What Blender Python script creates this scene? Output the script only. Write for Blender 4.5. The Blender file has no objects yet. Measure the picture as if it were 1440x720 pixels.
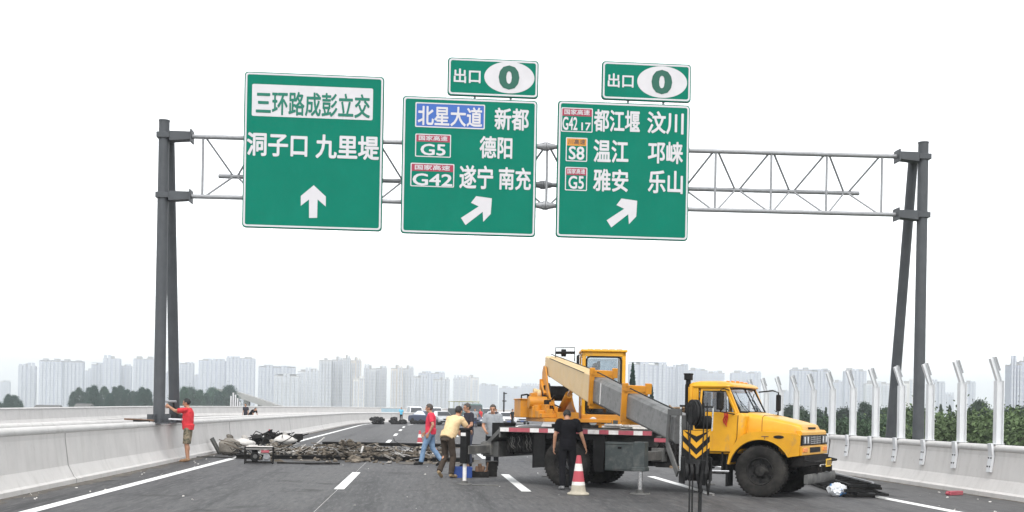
import bpy, bmesh, math, random
from mathutils import Vector, Matrix
R_ = math.radians
SC = bpy.context.scene
COL = SC.collection

# ------------------------------------------------------------------ camera
F_PX, EYE, ROLL, YAW, HROW = 1600.0, 1.61, 0.018, math.atan(126/1600.0), 577.5
FW = Vector((math.sin(YAW), math.cos(YAW), 0))
RT = Vector((math.cos(YAW), -math.sin(YAW), 0))
UP = Vector((0, 0, 1))
CR = RT*math.cos(ROLL) + UP*math.sin(ROLL)
CU = -RT*math.sin(ROLL) + UP*math.cos(ROLL)
HAZE = 0.00048
EYEP = Vector((0, 0, EYE))
cam_d = bpy.data.cameras.new('camera')
cam = bpy.data.objects.new('camera', cam_d)
COL.objects.link(cam)
cam.matrix_world = Matrix(((CR.x, CU.x, -FW.x, 0), (CR.y, CU.y, -FW.y, 0), (CR.z, CU.z, -FW.z, EYE), (0, 0, 0, 1)))
cam_d.sensor_width = 36; cam_d.lens = 36*F_PX/1440
cam_d.shift_y = (HROW-360)/1440
cam_d.clip_start = 0.1; cam_d.clip_end = 12000
SC.camera = cam

# ------------------------------------------------------------------ world, sun, exposure
W = bpy.data.worlds.new('World'); SC.world = W; W.use_nodes = True
nt = W.node_tree; nt.nodes.clear()
wo = nt.nodes.new('ShaderNodeOutputWorld'); bg = nt.nodes.new('ShaderNodeBackground')
sky = nt.nodes.new('ShaderNodeTexSky'); sky.sky_type = 'NISHITA'; sky.sun_disc = False
SUN_EL, SUN_AZ = R_(58), R_(181)      # high, behind the camera
sky.sun_elevation = SUN_EL; sky.sun_rotation = SUN_AZ
sky.air_density = 1.0; sky.dust_density = 1.0; sky.ozone_density = 1.0
hs = nt.nodes.new('ShaderNodeHueSaturation'); hs.inputs['Saturation'].default_value = 0.10
nt.links.new(sky.outputs[0], hs.inputs['Color'])
nt.links.new(hs.outputs[0], bg.inputs[0]); bg.inputs[1].default_value = 0.15
nt.links.new(bg.outputs[0], wo.inputs[0])
sun_d = bpy.data.lights.new('sun', 'SUN'); sun = bpy.data.objects.new('sun', sun_d); COL.objects.link(sun)
sun_d.energy = 0.75; sun_d.angle = R_(25); sun_d.color = (1, .97, .93)
_sd = Vector((math.sin(SUN_AZ)*math.cos(SUN_EL), math.cos(SUN_AZ)*math.cos(SUN_EL), math.sin(SUN_EL)))
sun.rotation_euler = _sd.to_track_quat('Z', 'Y').to_euler()
SC.view_settings.view_transform = 'Standard'
SC.view_settings.look = 'None'
SC.view_settings.exposure = 1.38
SC.view_settings.gamma = 1
SC.view_settings.use_curve_mapping = False
SC.render.engine = 'CYCLES'
SC.cycles.use_denoising = True
SC.cycles.max_bounces = 6; SC.cycles.volume_bounces = 2; SC.cycles.transparent_max_bounces = 8

# ------------------------------------------------------------------ pixel of the photograph -> point at a real depth
def ray(px, py): return FW + CR*((px-720)/F_PX) + CU*((HROW-py)/F_PX)
def ground(px, py, z=0.0):
    d = ray(px, py); return EYEP + d*((z-EYE)/d.z)
def atY(px, py, Y):
    d = ray(px, py); return EYEP + d*(Y/d.y)

# ------------------------------------------------------------------ helpers
def tag(o, label=None, cat=None, group=None, kind=None):
    if label: o['label'] = label
    if cat: o['category'] = cat
    if group: o['group'] = group
    if kind: o['kind'] = kind
    return o
def empty(name, loc=(0, 0, 0), rz=0.0, parent=None):
    o = bpy.data.objects.new(name, None); COL.objects.link(o)
    o.location = loc; o.rotation_euler = (0, 0, rz); o.empty_display_size = .2
    if parent: o.parent = parent
    return o
def thing(name, label, cat, loc=(0, 0, 0), rz=0.0, group=None):
    return tag(empty(name, loc, rz), label, cat, group)
def copy_tree(o, parent=None):
    c = o.copy(); COL.objects.link(c)
    if parent: c.parent = parent
    for ch in [k for k in o.children]: copy_tree(ch, c)
    return c

class MB:
    def __init__(s): s.bm = bmesh.new()
    def _add(s, vs, fs, mi=0):
        bv = [s.bm.verts.new(v) for v in vs]
        for f in fs:
            try:
                q = s.bm.faces.new([bv[i] for i in f]); q.material_index = mi
            except ValueError: pass
        return bv
    def box(s, c, size, rot=None, mi=0):
        c = Vector(c); h = [k/2 for k in size]
        vs = []
        for x in (-1, 1):
            for y in (-1, 1):
                for z in (-1, 1):
                    v = Vector((x*h[0], y*h[1], z*h[2]))
                    if rot is not None: v = rot @ v
                    vs.append(c+v)
        s._add(vs, [(0, 1, 3, 2), (4, 6, 7, 5), (0, 4, 5, 1), (2, 3, 7, 6), (0, 2, 6, 4), (1, 5, 7, 3)], mi); return s
    def b2(s, x0, x1, y0, y1, z0, z1, mi=0):
        return s.box(((x0+x1)/2, (y0+y1)/2, (z0+z1)/2), (abs(x1-x0), abs(y1-y0), abs(z1-z0)), None, mi)
    def beam(s, p0, p1, w, h, up=(0, 0, 1), mi=0):
        p0, p1 = Vector(p0), Vector(p1); d = p1-p0; L = d.length; x = d.normalized(); up = Vector(up)
        y = up.cross(x)
        if y.length < 1e-4: y = Vector((0, 1, 0)).cross(x)
        y.normalize(); z = x.cross(y)
        return s.box((p0+p1)/2, (L, w, h), Matrix((x, y, z)).transposed(), mi)
    def cyl(s, p0, p1, r0, r1=None, seg=12, mi=0, caps=True):
        r1 = r0 if r1 is None else r1
        p0, p1 = Vector(p0), Vector(p1); z = (p1-p0).normalized()
        x = z.orthogonal().normalized(); y = z.cross(x)
        vs = []
        for k in range(seg):
            a = 2*math.pi*k/seg; vs.append(p0+(x*math.cos(a)+y*math.sin(a))*r0)
        for k in range(seg):
            a = 2*math.pi*k/seg; vs.append(p1+(x*math.cos(a)+y*math.sin(a))*r1)
        fs = [(k, (k+1) % seg, seg+(k+1) % seg, seg+k) for k in range(seg)]
        if caps: fs += [tuple(range(seg-1, -1, -1)), tuple(range(seg, 2*seg))]
        s._add(vs, fs, mi); return s
    def tube(s, pts, r, seg=6, mi=0):
        pts = [Vector(p) for p in pts]; n = len(pts); rs = r if isinstance(r, (list, tuple)) else [r]*n
        vs = []; up = None
        for i, p in enumerate(pts):
            t = (pts[min(i+1, n-1)]-pts[max(i-1, 0)]).normalized()
            if up is None: up = t.orthogonal().normalized()
            up = (up - t*up.dot(t))
            if up.length < 1e-5: up = t.orthogonal()
            up.normalize(); sd = t.cross(up)
            for k in range(seg):
                a = 2*math.pi*k/seg; vs.append(p+(up*math.cos(a)+sd*math.sin(a))*rs[i])
        fs = []
        for i in range(n-1):
            for k in range(seg):
                fs.append((i*seg+k, i*seg+(k+1) % seg, (i+1)*seg+(k+1) % seg, (i+1)*seg+k))
        fs += [tuple(range(seg-1, -1, -1)), tuple(range((n-1)*seg, n*seg))]
        s._add(vs, fs, mi); return s
    def prism(s, poly, a, b, f=lambda u, v, w: (u, w, v), mi=0):
        n = len(poly); vs = [f(u, v, a) for u, v in poly]+[f(u, v, b) for u, v in poly]
        fs = [tuple(range(n-1, -1, -1)), tuple(range(n, 2*n))]+[(k, (k+1) % n, n+(k+1) % n, n+k) for k in range(n)]
        s._add(vs, fs, mi); return s
    def loft(s, rings, mi=0, closed=True):
        n = len(rings[0]); vs = [v for r in rings for v in r]; fs = []
        for i in range(len(rings)-1):
            for k in range(n if closed else n-1):
                fs.append((i*n+k, i*n+(k+1) % n, (i+1)*n+(k+1) % n, (i+1)*n+k))
        if closed: fs += [tuple(range(n-1, -1, -1)), tuple(range((len(rings)-1)*n, len(rings)*n))]
        s._add(vs, fs, mi); return s
    def lathe(s, prof, c, axis='y', seg=28, mi=0):
        c = Vector(c); vs = []
        for k in range(seg):
            a = 2*math.pi*k/seg
            for (r, h) in prof:
                if axis == 'y': vs.append(c+Vector((r*math.cos(a), h, r*math.sin(a))))
                elif axis == 'z': vs.append(c+Vector((r*math.cos(a), r*math.sin(a), h)))
                else: vs.append(c+Vector((h, r*math.cos(a), r*math.sin(a))))
        m = len(prof); fs = []
        for k in range(seg):
            for i in range(m-1):
                fs.append((k*m+i, k*m+i+1, ((k+1) % seg)*m+i+1, ((k+1) % seg)*m+i))
        s._add(vs, fs, mi); return s
    def ell(s, c, r, rot=None, sub=2, mi=0):
        m = Matrix.Translation(c) @ (rot.to_4x4() if rot is not None else Matrix()) @ Matrix.Diagonal((r[0], r[1], r[2], 1))
        q = bmesh.ops.create_icosphere(s.bm, subdivisions=sub, radius=1, matrix=m)
        if mi:
            for v in q['verts']:
                for f in v.link_faces: f.material_index = mi
        return s
    def cap(s, p0, p1, r0, r1):
        p0, p1 = Vector(p0), Vector(p1)
        s.ell(p0, (r0,)*3); s.ell(p1, (r1,)*3)
        if (p1-p0).length > 1e-4: s.cyl(p0, p1, r0, r1, 14)
        return s
    def quad(s, a, b, c, d, mi=0): s._add([a, b, c, d], [(0, 1, 2, 3)], mi); return s
    def mesh(s, name, M=None, smooth=None, normals=True):
        bm = s.bm
        if normals: bmesh.ops.recalc_face_normals(bm, faces=bm.faces)
        me = bpy.data.meshes.new(name); bm.to_mesh(me); bm.free()
        if M is not None: me.transform(M)
        if smooth is not None:
            me.polygons.foreach_set('use_smooth', [True]*len(me.polygons))
            me.set_sharp_from_angle(angle=R_(smooth))
        return me
    def build(s, name, mat, parent=None, smooth=None, bevel=0, M=None, normals=True, seg=2):
        me = s.mesh(name, M, smooth, normals)
        for m in (mat if isinstance(mat, (list, tuple)) else [mat]): me.materials.append(m)
        o = bpy.data.objects.new(name, me); COL.objects.link(o)
        if parent: o.parent = parent
        if bevel:
            b = o.modifiers.new('bevel', 'BEVEL'); b.width = bevel; b.segments = seg; b.limit_method = 'ANGLE'; b.angle_limit = R_(35)
            me.polygons.foreach_set('use_smooth', [True]*len(me.polygons)); me.set_sharp_from_angle(angle=R_(35)) if smooth is None else None
            b.harden_normals = True
        return o

# ------------------------------------------------------------------ materials
def mat(name, col, rough=.6, metal=0.0, var=.12, scale=6.0, bump=0.0, bscale=None, dirt=None, spec=.5, stretch=(1, 1, 1), rand=0.0, coat=0.0, fine=0.0):
    m = bpy.data.materials.new(name); m.use_nodes = True; t = m.node_tree; N = t.nodes; L = t.links
    bs = N['Principled BSDF']
    bs.inputs['Roughness'].default_value = rough; bs.inputs['Metallic'].default_value = metal
    bs.inputs['Specular IOR Level'].default_value = spec
    if coat: bs.inputs['Coat Weight'].default_value = coat; bs.inputs['Coat Roughness'].default_value = .12
    tc = N.new('ShaderNodeTexCoord'); mp = N.new('ShaderNodeMapping'); mp.inputs['Scale'].default_value = stretch
    L.new(tc.outputs['Object'], mp.inputs[0])
    def noise(sc, det=5, r=.6):
        n = N.new('ShaderNodeTexNoise'); n.inputs['Scale'].default_value = sc; n.inputs['Detail'].default_value = det; n.inputs['Roughness'].default_value = r
        L.new(mp.outputs[0], n.inputs['Vector']); return n
    n1 = noise(scale)
    rp = N.new('ShaderNodeValToRGB'); e = rp.color_ramp.elements
    e[0].position = .3; e[1].position = .7
    e[0].color = (*[c*(1-var) for c in col], 1); e[1].color = (*[min(1, c*(1+var)) for c in col], 1)
    L.new(n1.outputs['Fac'], rp.inputs[0]); out = rp.outputs[0]
    def mixin(colr, fac_socket, mode='MIX'):
        nonlocal out
        x = N.new('ShaderNodeMix'); x.data_type = 'RGBA'; x.blend_type = mode
        L.new(fac_socket, x.inputs[0]); L.new(out, x.inputs[6]); x.inputs[7].default_value = (*colr, 1); out = x.outputs[2]
    for dd in ([dirt] if dirt and not isinstance(dirt, list) else (dirt or [])):
        dc, amt, dsc, lo, hi = dd[:5]
        dm = N.new('ShaderNodeMapping'); dm.inputs['Scale'].default_value = dd[5] if len(dd) > 5 else (1, 1, 1)
        L.new(tc.outputs['Object'], dm.inputs[0])
        n2 = N.new('ShaderNodeTexNoise'); n2.inputs['Scale'].default_value = dsc; n2.inputs['Detail'].default_value = 8; n2.inputs['Roughness'].default_value = .65
        L.new(dm.outputs[0], n2.inputs['Vector'])
        mr = N.new('ShaderNodeMapRange'); mr.inputs[1].default_value = lo; mr.inputs[2].default_value = hi; mr.inputs[4].default_value = amt
        L.new(n2.outputs['Fac'], mr.inputs[0]); mixin(dc, mr.outputs[0])
    if rand:
        oi = N.new('ShaderNodeObjectInfo'); hv = N.new('ShaderNodeHueSaturation')
        mr = N.new('ShaderNodeMapRange'); mr.inputs[3].default_value = 1-rand; mr.inputs[4].default_value = 1+rand
        L.new(oi.outputs['Random'], mr.inputs[0]); L.new(mr.outputs[0], hv.inputs['Value']); L.new(out, hv.inputs['Color']); out = hv.outputs[0]
    L.new(out, bs.inputs['Base Color'])
    if bump:
        nb = noise(bscale or scale*6, 6, .7); b = N.new('ShaderNodeBump'); b.inputs['Strength'].default_value = bump; b.inputs['Distance'].default_value = .02
        L.new(nb.outputs['Fac'], b.inputs['Height']); L.new(b.outputs[0], bs.inputs['Normal'])
    return m
def glass(name, tint, refl=.12, rough=.03):
    m = bpy.data.materials.new(name); m.use_nodes = True; t = m.node_tree; t.nodes.clear()
    o = t.nodes.new('ShaderNodeOutputMaterial'); mx = t.nodes.new('ShaderNodeMixShader'); tr = t.nodes.new('ShaderNodeBsdfTransparent'); gl = t.nodes.new('ShaderNodeBsdfGlossy')
    lw = t.nodes.new('ShaderNodeFresnel'); lw.inputs[0].default_value = 1.5
    ad = t.nodes.new('ShaderNodeMath'); ad.operation = 'ADD'; ad.inputs[1].default_value = refl
    nz = t.nodes.new('ShaderNodeTexNoise'); nz.inputs['Scale'].default_value = 3
    rp = t.nodes.new('ShaderNodeMix'); rp.data_type = 'RGBA'; rp.inputs[6].default_value = (*tint, 1); rp.inputs[7].default_value = (*[c*.88 for c in tint], 1)
    t.links.new(nz.outputs['Fac'], rp.inputs[0]); t.links.new(rp.outputs[2], tr.inputs[0])
    gl.inputs['Roughness'].default_value = rough; gl.inputs['Color'].default_value = (.9, .92, .95, 1)
    t.links.new(lw.outputs[0], ad.inputs[0]); t.links.new(ad.outputs[0], mx.inputs[0]); t.links.new(tr.outputs[0], mx.inputs[1]); t.links.new(gl.outputs[0], mx.inputs[2]); t.links.new(mx.outputs[0], o.inputs[0])
    return m
STREAK = (3, 3, .25)
M = dict(
 asphalt=mat('asphalt', (.073, .072, .073), .70, 0, .12, .6, .35, 60, [((.100, .098, .095), .6, .30, .42, .62, (1.6, .10, 1)), ((.030, .030, .031), .8, .42, .50, .64, (2.4, .08, 1)), ((.150, .148, .146), .5, 13, .50, .64, (1, .11, 1)), ((.018, .018, .019), .5, 10, .52, .66, (1, .13, 1)), ((.026, .025, .024), .85, .55, .58, .66)], .32),
 gutter=mat('gutter_dirt', (.17, .155, .135), .95, 0, .3, 5, .5, 60, [((.09, .085, .08), .9, 3, .42, .62)], spec=.1),
 paint=mat('road_paint', (.78, .78, .76), .6, 0, .06, 5, .1, 90, [((.3, .3, .29), .6, 14, .56, .72)]),
 conc=mat('barrier_concrete', (.60, .58, .56), .85, 0, .07, 1.3, .12, 30, [((.44, .425, .40), .55, 1.6, .5, .75, STREAK), ((.58, .57, .55), .5, .9, .5, .7, STREAK), ((.30, .28, .25), .5, 6, .62, .8)]),
 cope=mat('coping_concrete', (.54, .53, .515), .8, 0, .07, 2, .12, 25, [((.33, .32, .30), .7, 3, .55, .75)]),
 joint=mat('joint_filler', (.06, .058, .055), .9, 0, .2, 8),
 deckc=mat('deck_concrete', (.29, .285, .275), .9, 0, .1, 1),
 steel_d=mat('painted_grey_steel', (.072, .077, .083), .5, 0, .12, 2.5, .05, 30, [((.095, .095, .095), .5, 3, .55, .72, (4, 4, .4)), ((.16, .10, .07), .35, 7, .66, .78)], spec=.25),
 galv=mat('galvanised_steel', (.28, .285, .295), .5, .25, .14, 14, .05, 40, [((.25, .25, .26), .6, 4, .52, .7)]),
 green=mat('sign_green', (.0015, .162, .106), .72, 0, .05, 1.1, 0, None, [((.004, .180, .122), .5, 2.2, .5, .72, (1, 1, .5)), ((.008, .13, .09), .4, 5, .6, .8)], .06),
 signdg=mat('sign_dark_green_lettering', (.001, .09, .058), .6, 0, .05, 1.5),
 signw=mat('sign_white', (.56, .545, .565), .5, 0, .04, 3, 0, None, [((.6, .58, .60), .4, 4, .5, .7)]),
 signgt=mat('sign_green_lettering', (.0015, .15, .098), .72, 0, .05, 1.5),
 blue=mat('sign_blue', (.018, .095, .38), .42, 0, .06, 3),
 red=mat('sign_red', (.30, .012, .045), .42, 0, .06, 3),
 orange=mat('sign_orange', (.60, .24, .01), .42, 0, .06, 3),
 sback=mat('sign_aluminium', (.3, .32, .33), .5, .4, .1, 4),
 dark=mat('sign_edge', (.02, .07, .055), .6, 0, .1, 4),
 wpost=mat('white_post_paint', (.64, .65, .66), .5, 0, .05, 3, 0, None, [((.5, .5, .49), .6, 4, .55, .75, (3, 3, .5))]),
 bolt=mat('dark_bolt', (.08, .08, .08), .6, .3, .2, 20),
 yellow=mat('cab_yellow', (.66, .325, .007), .42, 0, .10, 3, .02, 20, [((.52, .23, .012), .55, 2.4, .5, .72), ((.30, .20, .09), .7, 5, .58, .74, (1, 1, .5)), ((.12, .06, .03), .8, 16, .68, .76)], .4, coat=.15),
 amber=mat('crane_orange', (.56, .225, .010), .48, 0, .12, 3, .04, 25, [((.36, .16, .04), .7, 4, .5, .7), ((.16, .09, .05), .6, 9, .6, .75)], .45),
 cream=mat('boom_faded_yellow', (.64, .46, .24), .5, 0, .06, 2, .03, 25, [((.62, .38, .12), .6, 3, .5, .7), ((.3, .2, .1), .35, 8, .62, .75)], .45),
 boomg=mat('boom_grey_steel', (.20, .20, .197), .5, .25, .12, 3, .05, 30, [((.09, .09, .09), .7, 3, .5, .68, (.5, 3, 3)), ((.32, .32, .31), .5, 5, .55, .7), ((.05, .05, .05), .6, 11, .62, .72)], spec=.25),
 grime=mat('chassis_grime', (.018, .017, .016), .8, 0, .3, 5, .2, 40, [((.055, .05, .044), .7, 5, .55, .75)], spec=.12),
 black=mat('black_rubber', (.012, .012, .012), .7, 0, .25, 8, .1, 60, spec=.15),
 tyre=mat('dusty_tyre', (.020, .019, .018), .9, 0, .2, 9, .25, 60, [((.060, .056, .050), .75, 3.2, .42, .68)], spec=.1),
 rim=mat('dirty_rim', (.028, .027, .026), .7, .2, .3, 10, .15, 50, [((.075, .070, .063), .7, 6, .5, .7)], spec=.15),
 boxg=mat('toolbox_grey_green', (.055, .066, .066), .5, 0, .12, 3, .03, 30, [((.15, .15, .14), .6, 4, .5, .72)], spec=.25),
 greym=mat('worn_grey_paint', (.10, .10, .096), .6, .1, .2, 4, .06, 30, [((.20, .19, .175), .7, 5, .5, .7), ((.05, .05, .05), .6, 8, .6, .75)], spec=.25),
 chrome=mat('bright_steel', (.62, .62, .62), .25, .85, .1, 8),
 lensd=mat('dark_headlight', (.10, .105, .11), .12, .3, .5, 30),
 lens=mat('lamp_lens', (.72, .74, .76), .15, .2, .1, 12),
 amberl=mat('amber_lens', (.75, .22, .01), .25, 0, .1, 12),
 plate=mat('yellow_number_plate', (.80, .48, .02), .45, 0, .06, 9),
 refw=mat('reflective_white', (.72, .70, .68), .5, 0, .1, 9, 0, None, [((.4, .38, .36), .6, 8, .5, .72)]),
 refr=mat('reflective_red', (.38, .075, .10), .5, 0, .15, 9, 0, None, [((.3, .15, .14), .6, 8, .5, .72)]),
 rust=mat('rusty_steel', (.16, .09, .055), .85, .1, .3, 5, .2, 30),
 rope=mat('greasy_wire_rope', (.03, .03, .03), .6, .3, .3, 20, spec=.1),
 wood=mat('weathered_wood', (.26, .18, .11), .85, 0, .3, 6, .2, 30),
 cloth_w=mat('dusty_white_cloth', (.55, .53, .50), .9, 0, .15, 6, .2, 20, spec=.1),
 rubble=mat('rubble_grey', (.165, .140, .110), .95, 0, .5, 3.5, .4, 20, [((.36, .34, .31), .85, 1.3, .56, .62), ((.035, .032, .029), .8, 1.9, .52, .60)], spec=.1),
 sack=mat('grey_sacking', (.24, .22, .19), .95, 0, .2, 6, .4, 25, [((.12, .11, .10), .7, 4, .5, .7)], spec=.1),
 conew=mat('cone_white', (.72, .70, .66), .6, 0, .08, 8, 0, None, [((.45, .42, .36), .6, 6, .52, .72)]),
 coner=mat('cone_red', (.42, .055, .075), .5, 0, .1, 8, 0, None, [((.4, .1, .1), .5, 6, .55, .75)]),
 coneb=mat('cone_dusty_base', (.42, .38, .30), .8, 0, .15, 8),
 bluep=mat('blue_plastic', (.018, .06, .26), .45, 0, .1, 6, 0, None, [((.05, .07, .15), .5, 6, .55, .75)]),
 skin=mat('tanned_skin', (.42, .215, .13), .55, 0, .06, 12),
 feat=mat('dark_features', (.09, .052, .038), .5, 0, .1, 20),
 lip=mat('lips', (.30, .10, .075), .5, 0, .1, 20),
 hair=mat('black_hair', (.012, .011, .010), .6, 0, .3, 60, .4, 90),
 hairg=mat('cropped_hair', (.06, .05, .042), .75, 0, .3, 60, .4, 90),
 leaf_d=mat('leaf_dark', (.036, .056, .040), .85, 0, .35, .9, spec=.1, rand=.22),
 leaf_m=mat('leaf_mid', (.046, .073, .042), .85, 0, .35, .9, spec=.1, rand=.22),
 leaf_l=mat('leaf_light', (.080, .115, .052), .85, 0, .3, .9, spec=.1, rand=.2),
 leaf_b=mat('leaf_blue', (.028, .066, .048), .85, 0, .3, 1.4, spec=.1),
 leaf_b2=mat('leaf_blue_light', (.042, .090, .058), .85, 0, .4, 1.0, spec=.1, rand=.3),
 bark=mat('bark', (.09, .07, .05), .9, 0, .3, 4, .4, 20),
 land=mat('land', (.10, .12, .07), .95, 0, .3, .02),
 win=glass('clear_window', (.84, .88, .90), .08),
 wind=glass('dark_window', (.10, .11, .12), .06),
 winm=glass('window_dark_interior', (.34, .36, .37), .05),  # darkness of the cab interior put into the near door glass colour
 ocg=glass('crane_cab_window', (.50, .58, .63), .16),
)
TW = [mat('tower_wall_%s' % n, c, .8, 0, .05, .05, 0, None, [((c[0]*.8, c[1]*.8, c[2]*.82), .5, .08, .5, .7, (1, 1, .2))], rand=.10) for n, c in
      (('warm', (.60, .55, .50)), ('grey', (.52, .53, .55)), ('blue', (.42, .44, .515)), ('pale', (.62, .60, .58)))]
M['twin'] = mat('tower_glazing', (.41, .43, .48), .7, 0, .12, .2)
def _floors(m, period, duty, other):
    t = m.node_tree; N = t.nodes; L = t.links; bs = N['Principled BSDF']; src = bs.inputs['Base Color'].links[0].from_socket
    tc = N.new('ShaderNodeTexCoord'); sp = N.new('ShaderNodeSeparateXYZ'); L.new(tc.outputs['Object'], sp.inputs[0])
    a = N.new('ShaderNodeMath'); a.operation = 'DIVIDE'; a.inputs[1].default_value = period; L.new(sp.outputs['Z'], a.inputs[0])
    b = N.new('ShaderNodeMath'); b.operation = 'FRACT'; L.new(a.outputs[0], b.inputs[0])
    c = N.new('ShaderNodeMath'); c.operation = 'GREATER_THAN'; c.inputs[1].default_value = duty; L.new(b.outputs[0], c.inputs[0])
    x = N.new('ShaderNodeMix'); x.data_type = 'RGBA'; L.new(c.outputs[0], x.inputs[0]); L.new(src, x.inputs[6]); x.inputs[7].default_value = (*other, 1); L.new(x.outputs[2], bs.inputs['Base Color'])
_floors(M['twin'], 3.0, .62, (.47, .485, .52))
M['troof'] = mat('tower_roof', (.30, .29, .28), .8, 0, .1, .2)
def solid(name, c, r=.85, **k): return mat(name, c, r, 0, k.pop('var', .14), k.pop('scale', 9), k.pop('bump', .15), 30, spec=.1, **k)
# ------------------------------------------------------------------ the setting: land, deck, road, lines, barriers
Y_ARC, R_ARC = 106.0, 120.0
def path(s, off):
    if s <= Y_ARC: return Vector((off, s, 0))
    a = (s-Y_ARC)/R_ARC; r = R_ARC-off
    return Vector((R_ARC - r*math.cos(a), Y_ARC + r*math.sin(a), 0))
def stations(s0, s1, st=4.0):
    n = max(1, int((s1-s0)/st)); return [s0+(s1-s0)*i/n for i in range(n+1)]
def sweep(prof, s0, s1, st=4.0, closed=True, zf=None):
    m = MB(); rings = []
    for s in stations(s0, s1, st):
        dz = zf(s) if zf else 0
        rings.append([path(s, x)+Vector((0, 0, z+dz)) for x, z in prof])
    m.loft(rings, 0, closed); return m
S_END = 230
tag(MB().cyl((0, 0, -9), (0, 0, -8.5), 4200, None, 96).build('ground', M['land']), kind='structure')
tag(sweep([(-7.55, -.02), (12.15, -.02), (12.15, -1.4), (9.5, -2.0), (-5, -2.0), (-7.55, -1.4)], -12, S_END).build('bridge_deck', M['deckc']), kind='structure')
tag(sweep([(-6.95, 0), (11.9, 0)], -12, S_END, closed=False).build('road', M['asphalt']), kind='structure')
tag(sweep([(-27.5, -.02), (-8.3, -.02), (-8.3, -1.5), (-27.5, -1.5)], -12, S_END).build('opposite_bridge_deck', M['deckc']), kind='structure')
tag(sweep([(-27.3, 0.0), (-8.5, 0.0)], -12, S_END, closed=False).build('opposite_road', M['asphalt']), kind='structure')
def strip(name, off, w, s0, s1, z=.004, m='paint', st=4.0):
    return tag(sweep([(off-w/2, z), (off+w/2, z)], s0, s1, st, closed=False).build(name, M[m]), kind='structure')
strip('edge_line', -5.73, .23, -12, 190)
strip('edge_line', 9.2, .23, -12, 190)
for off in (-1.61, 2.1, 5.83):
    s = 22.6-30
    while s < 190:
        if s > -11: strip('lane_line', off, .2, s, s+6)
        s += 15
# a thin sealed paving joint runs on through the gaps of the left lane line
strip('paving_seam', -1.63, .008, 5, 44, .0035, 'conc')
def ragged(name, off, w, side, s0, s1, seed):
    rr = random.Random(seed); m = MB(); L = []
    for s in stations(s0, s1, .35):
        L.append((s, w*(.45+.8*rr.random())))
    vs = []; fs = []
    for s, k in L: vs += [path(s, off)+Vector((0, 0, .006)), path(s, off+side*k)+Vector((0, 0, .004))]
    for i in range(len(L)-1): fs.append((2*i, 2*i+1, 2*i+3, 2*i+2))
    m._add(vs, fs); return tag(m.build(name, M['gutter']), kind='structure')
ragged('gutter_dirt', -6.92, .34, 1, 6, 120, 3)
ragged('gutter_dirt', 11.78, .30, -1, 6, 120, 4)

def barrier(label, x0, side, s0, s1, h, joints, cr=.105, zf=None, back=.48):
    """side=+1: traffic face looks to +X; profile from the base line x0"""
    t = thing('concrete_barrier', label, 'barrier')
    P = [(0, -.02), (0, .09), (-.05, .13), (-.17, .36), (-.24, h-.12), (-.24, h), (-back, h), (-back, -.02)]
    P = [(x0+side*a, b) for a, b in P]
    if side < 0: P = P[::-1]
    sweep(P, s0, s1, 2.0, zf=zf).build('wall', M['conc'], t)
    c = x0-side*(.24+cr*.72)
    ring = [(c+cr*1.05*math.cos(2*math.pi*k/14), h+.035+cr*.82*math.sin(2*math.pi*k/14)) for k in range(14)]
    sweep(ring, s0, s1, 2.0, zf=zf).build('coping', M['cope'], t, smooth=50)
    for j in joints:
        m = MB()
        prof = [(.004, 0.01), (.004, .09), (-.046, .133), (-.166, .362), (-.236, h-.12), (-.236, h-.03)]
        vs = []
        for ds in ((-.010, .010) if j < 30 else (-.03, .03)):
            vs += [path(j+ds, x0+side*a)+Vector((0, 0, b)) for a, b in prof]
        n = len(prof); m._add(vs, [(i, i+1, n+i+1, n+i) for i in range(n-1)])
        m.build('joint', M['joint'], t)
    return t
barrier('near median concrete barrier with rounded coping along the left road edge, dark vertical joints', -6.88, 1, -8, 200, 1.03, [7.5, 23.4, 42.8, 62, 81, 100, 117, 134])
barrier('back median concrete barrier just behind the one the gantry stands on, only its coping showing', -8.98, -1, -8, 200, 1.03, [])
barrier('long pale concrete barrier on the far left side of the opposite carriageway', -26.6, 1, -8, 215, 1.05, [30, 50, 71, 90, 110, 130], zf=lambda s: max(0, min(.6, (s-70)/90*.55)))
barrier('concrete barrier along the right road edge carrying the white bent-top posts', 11.72, -1, -8, 200, .96, [15.2, 32.6, 50, 68])
# dirt-filled median strip between the two barriers
tag(sweep([(-8.5, .95), (-7.36, .95)], -8, 200, closed=False).build('median_fill', M['deckc']), kind='structure')

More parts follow.
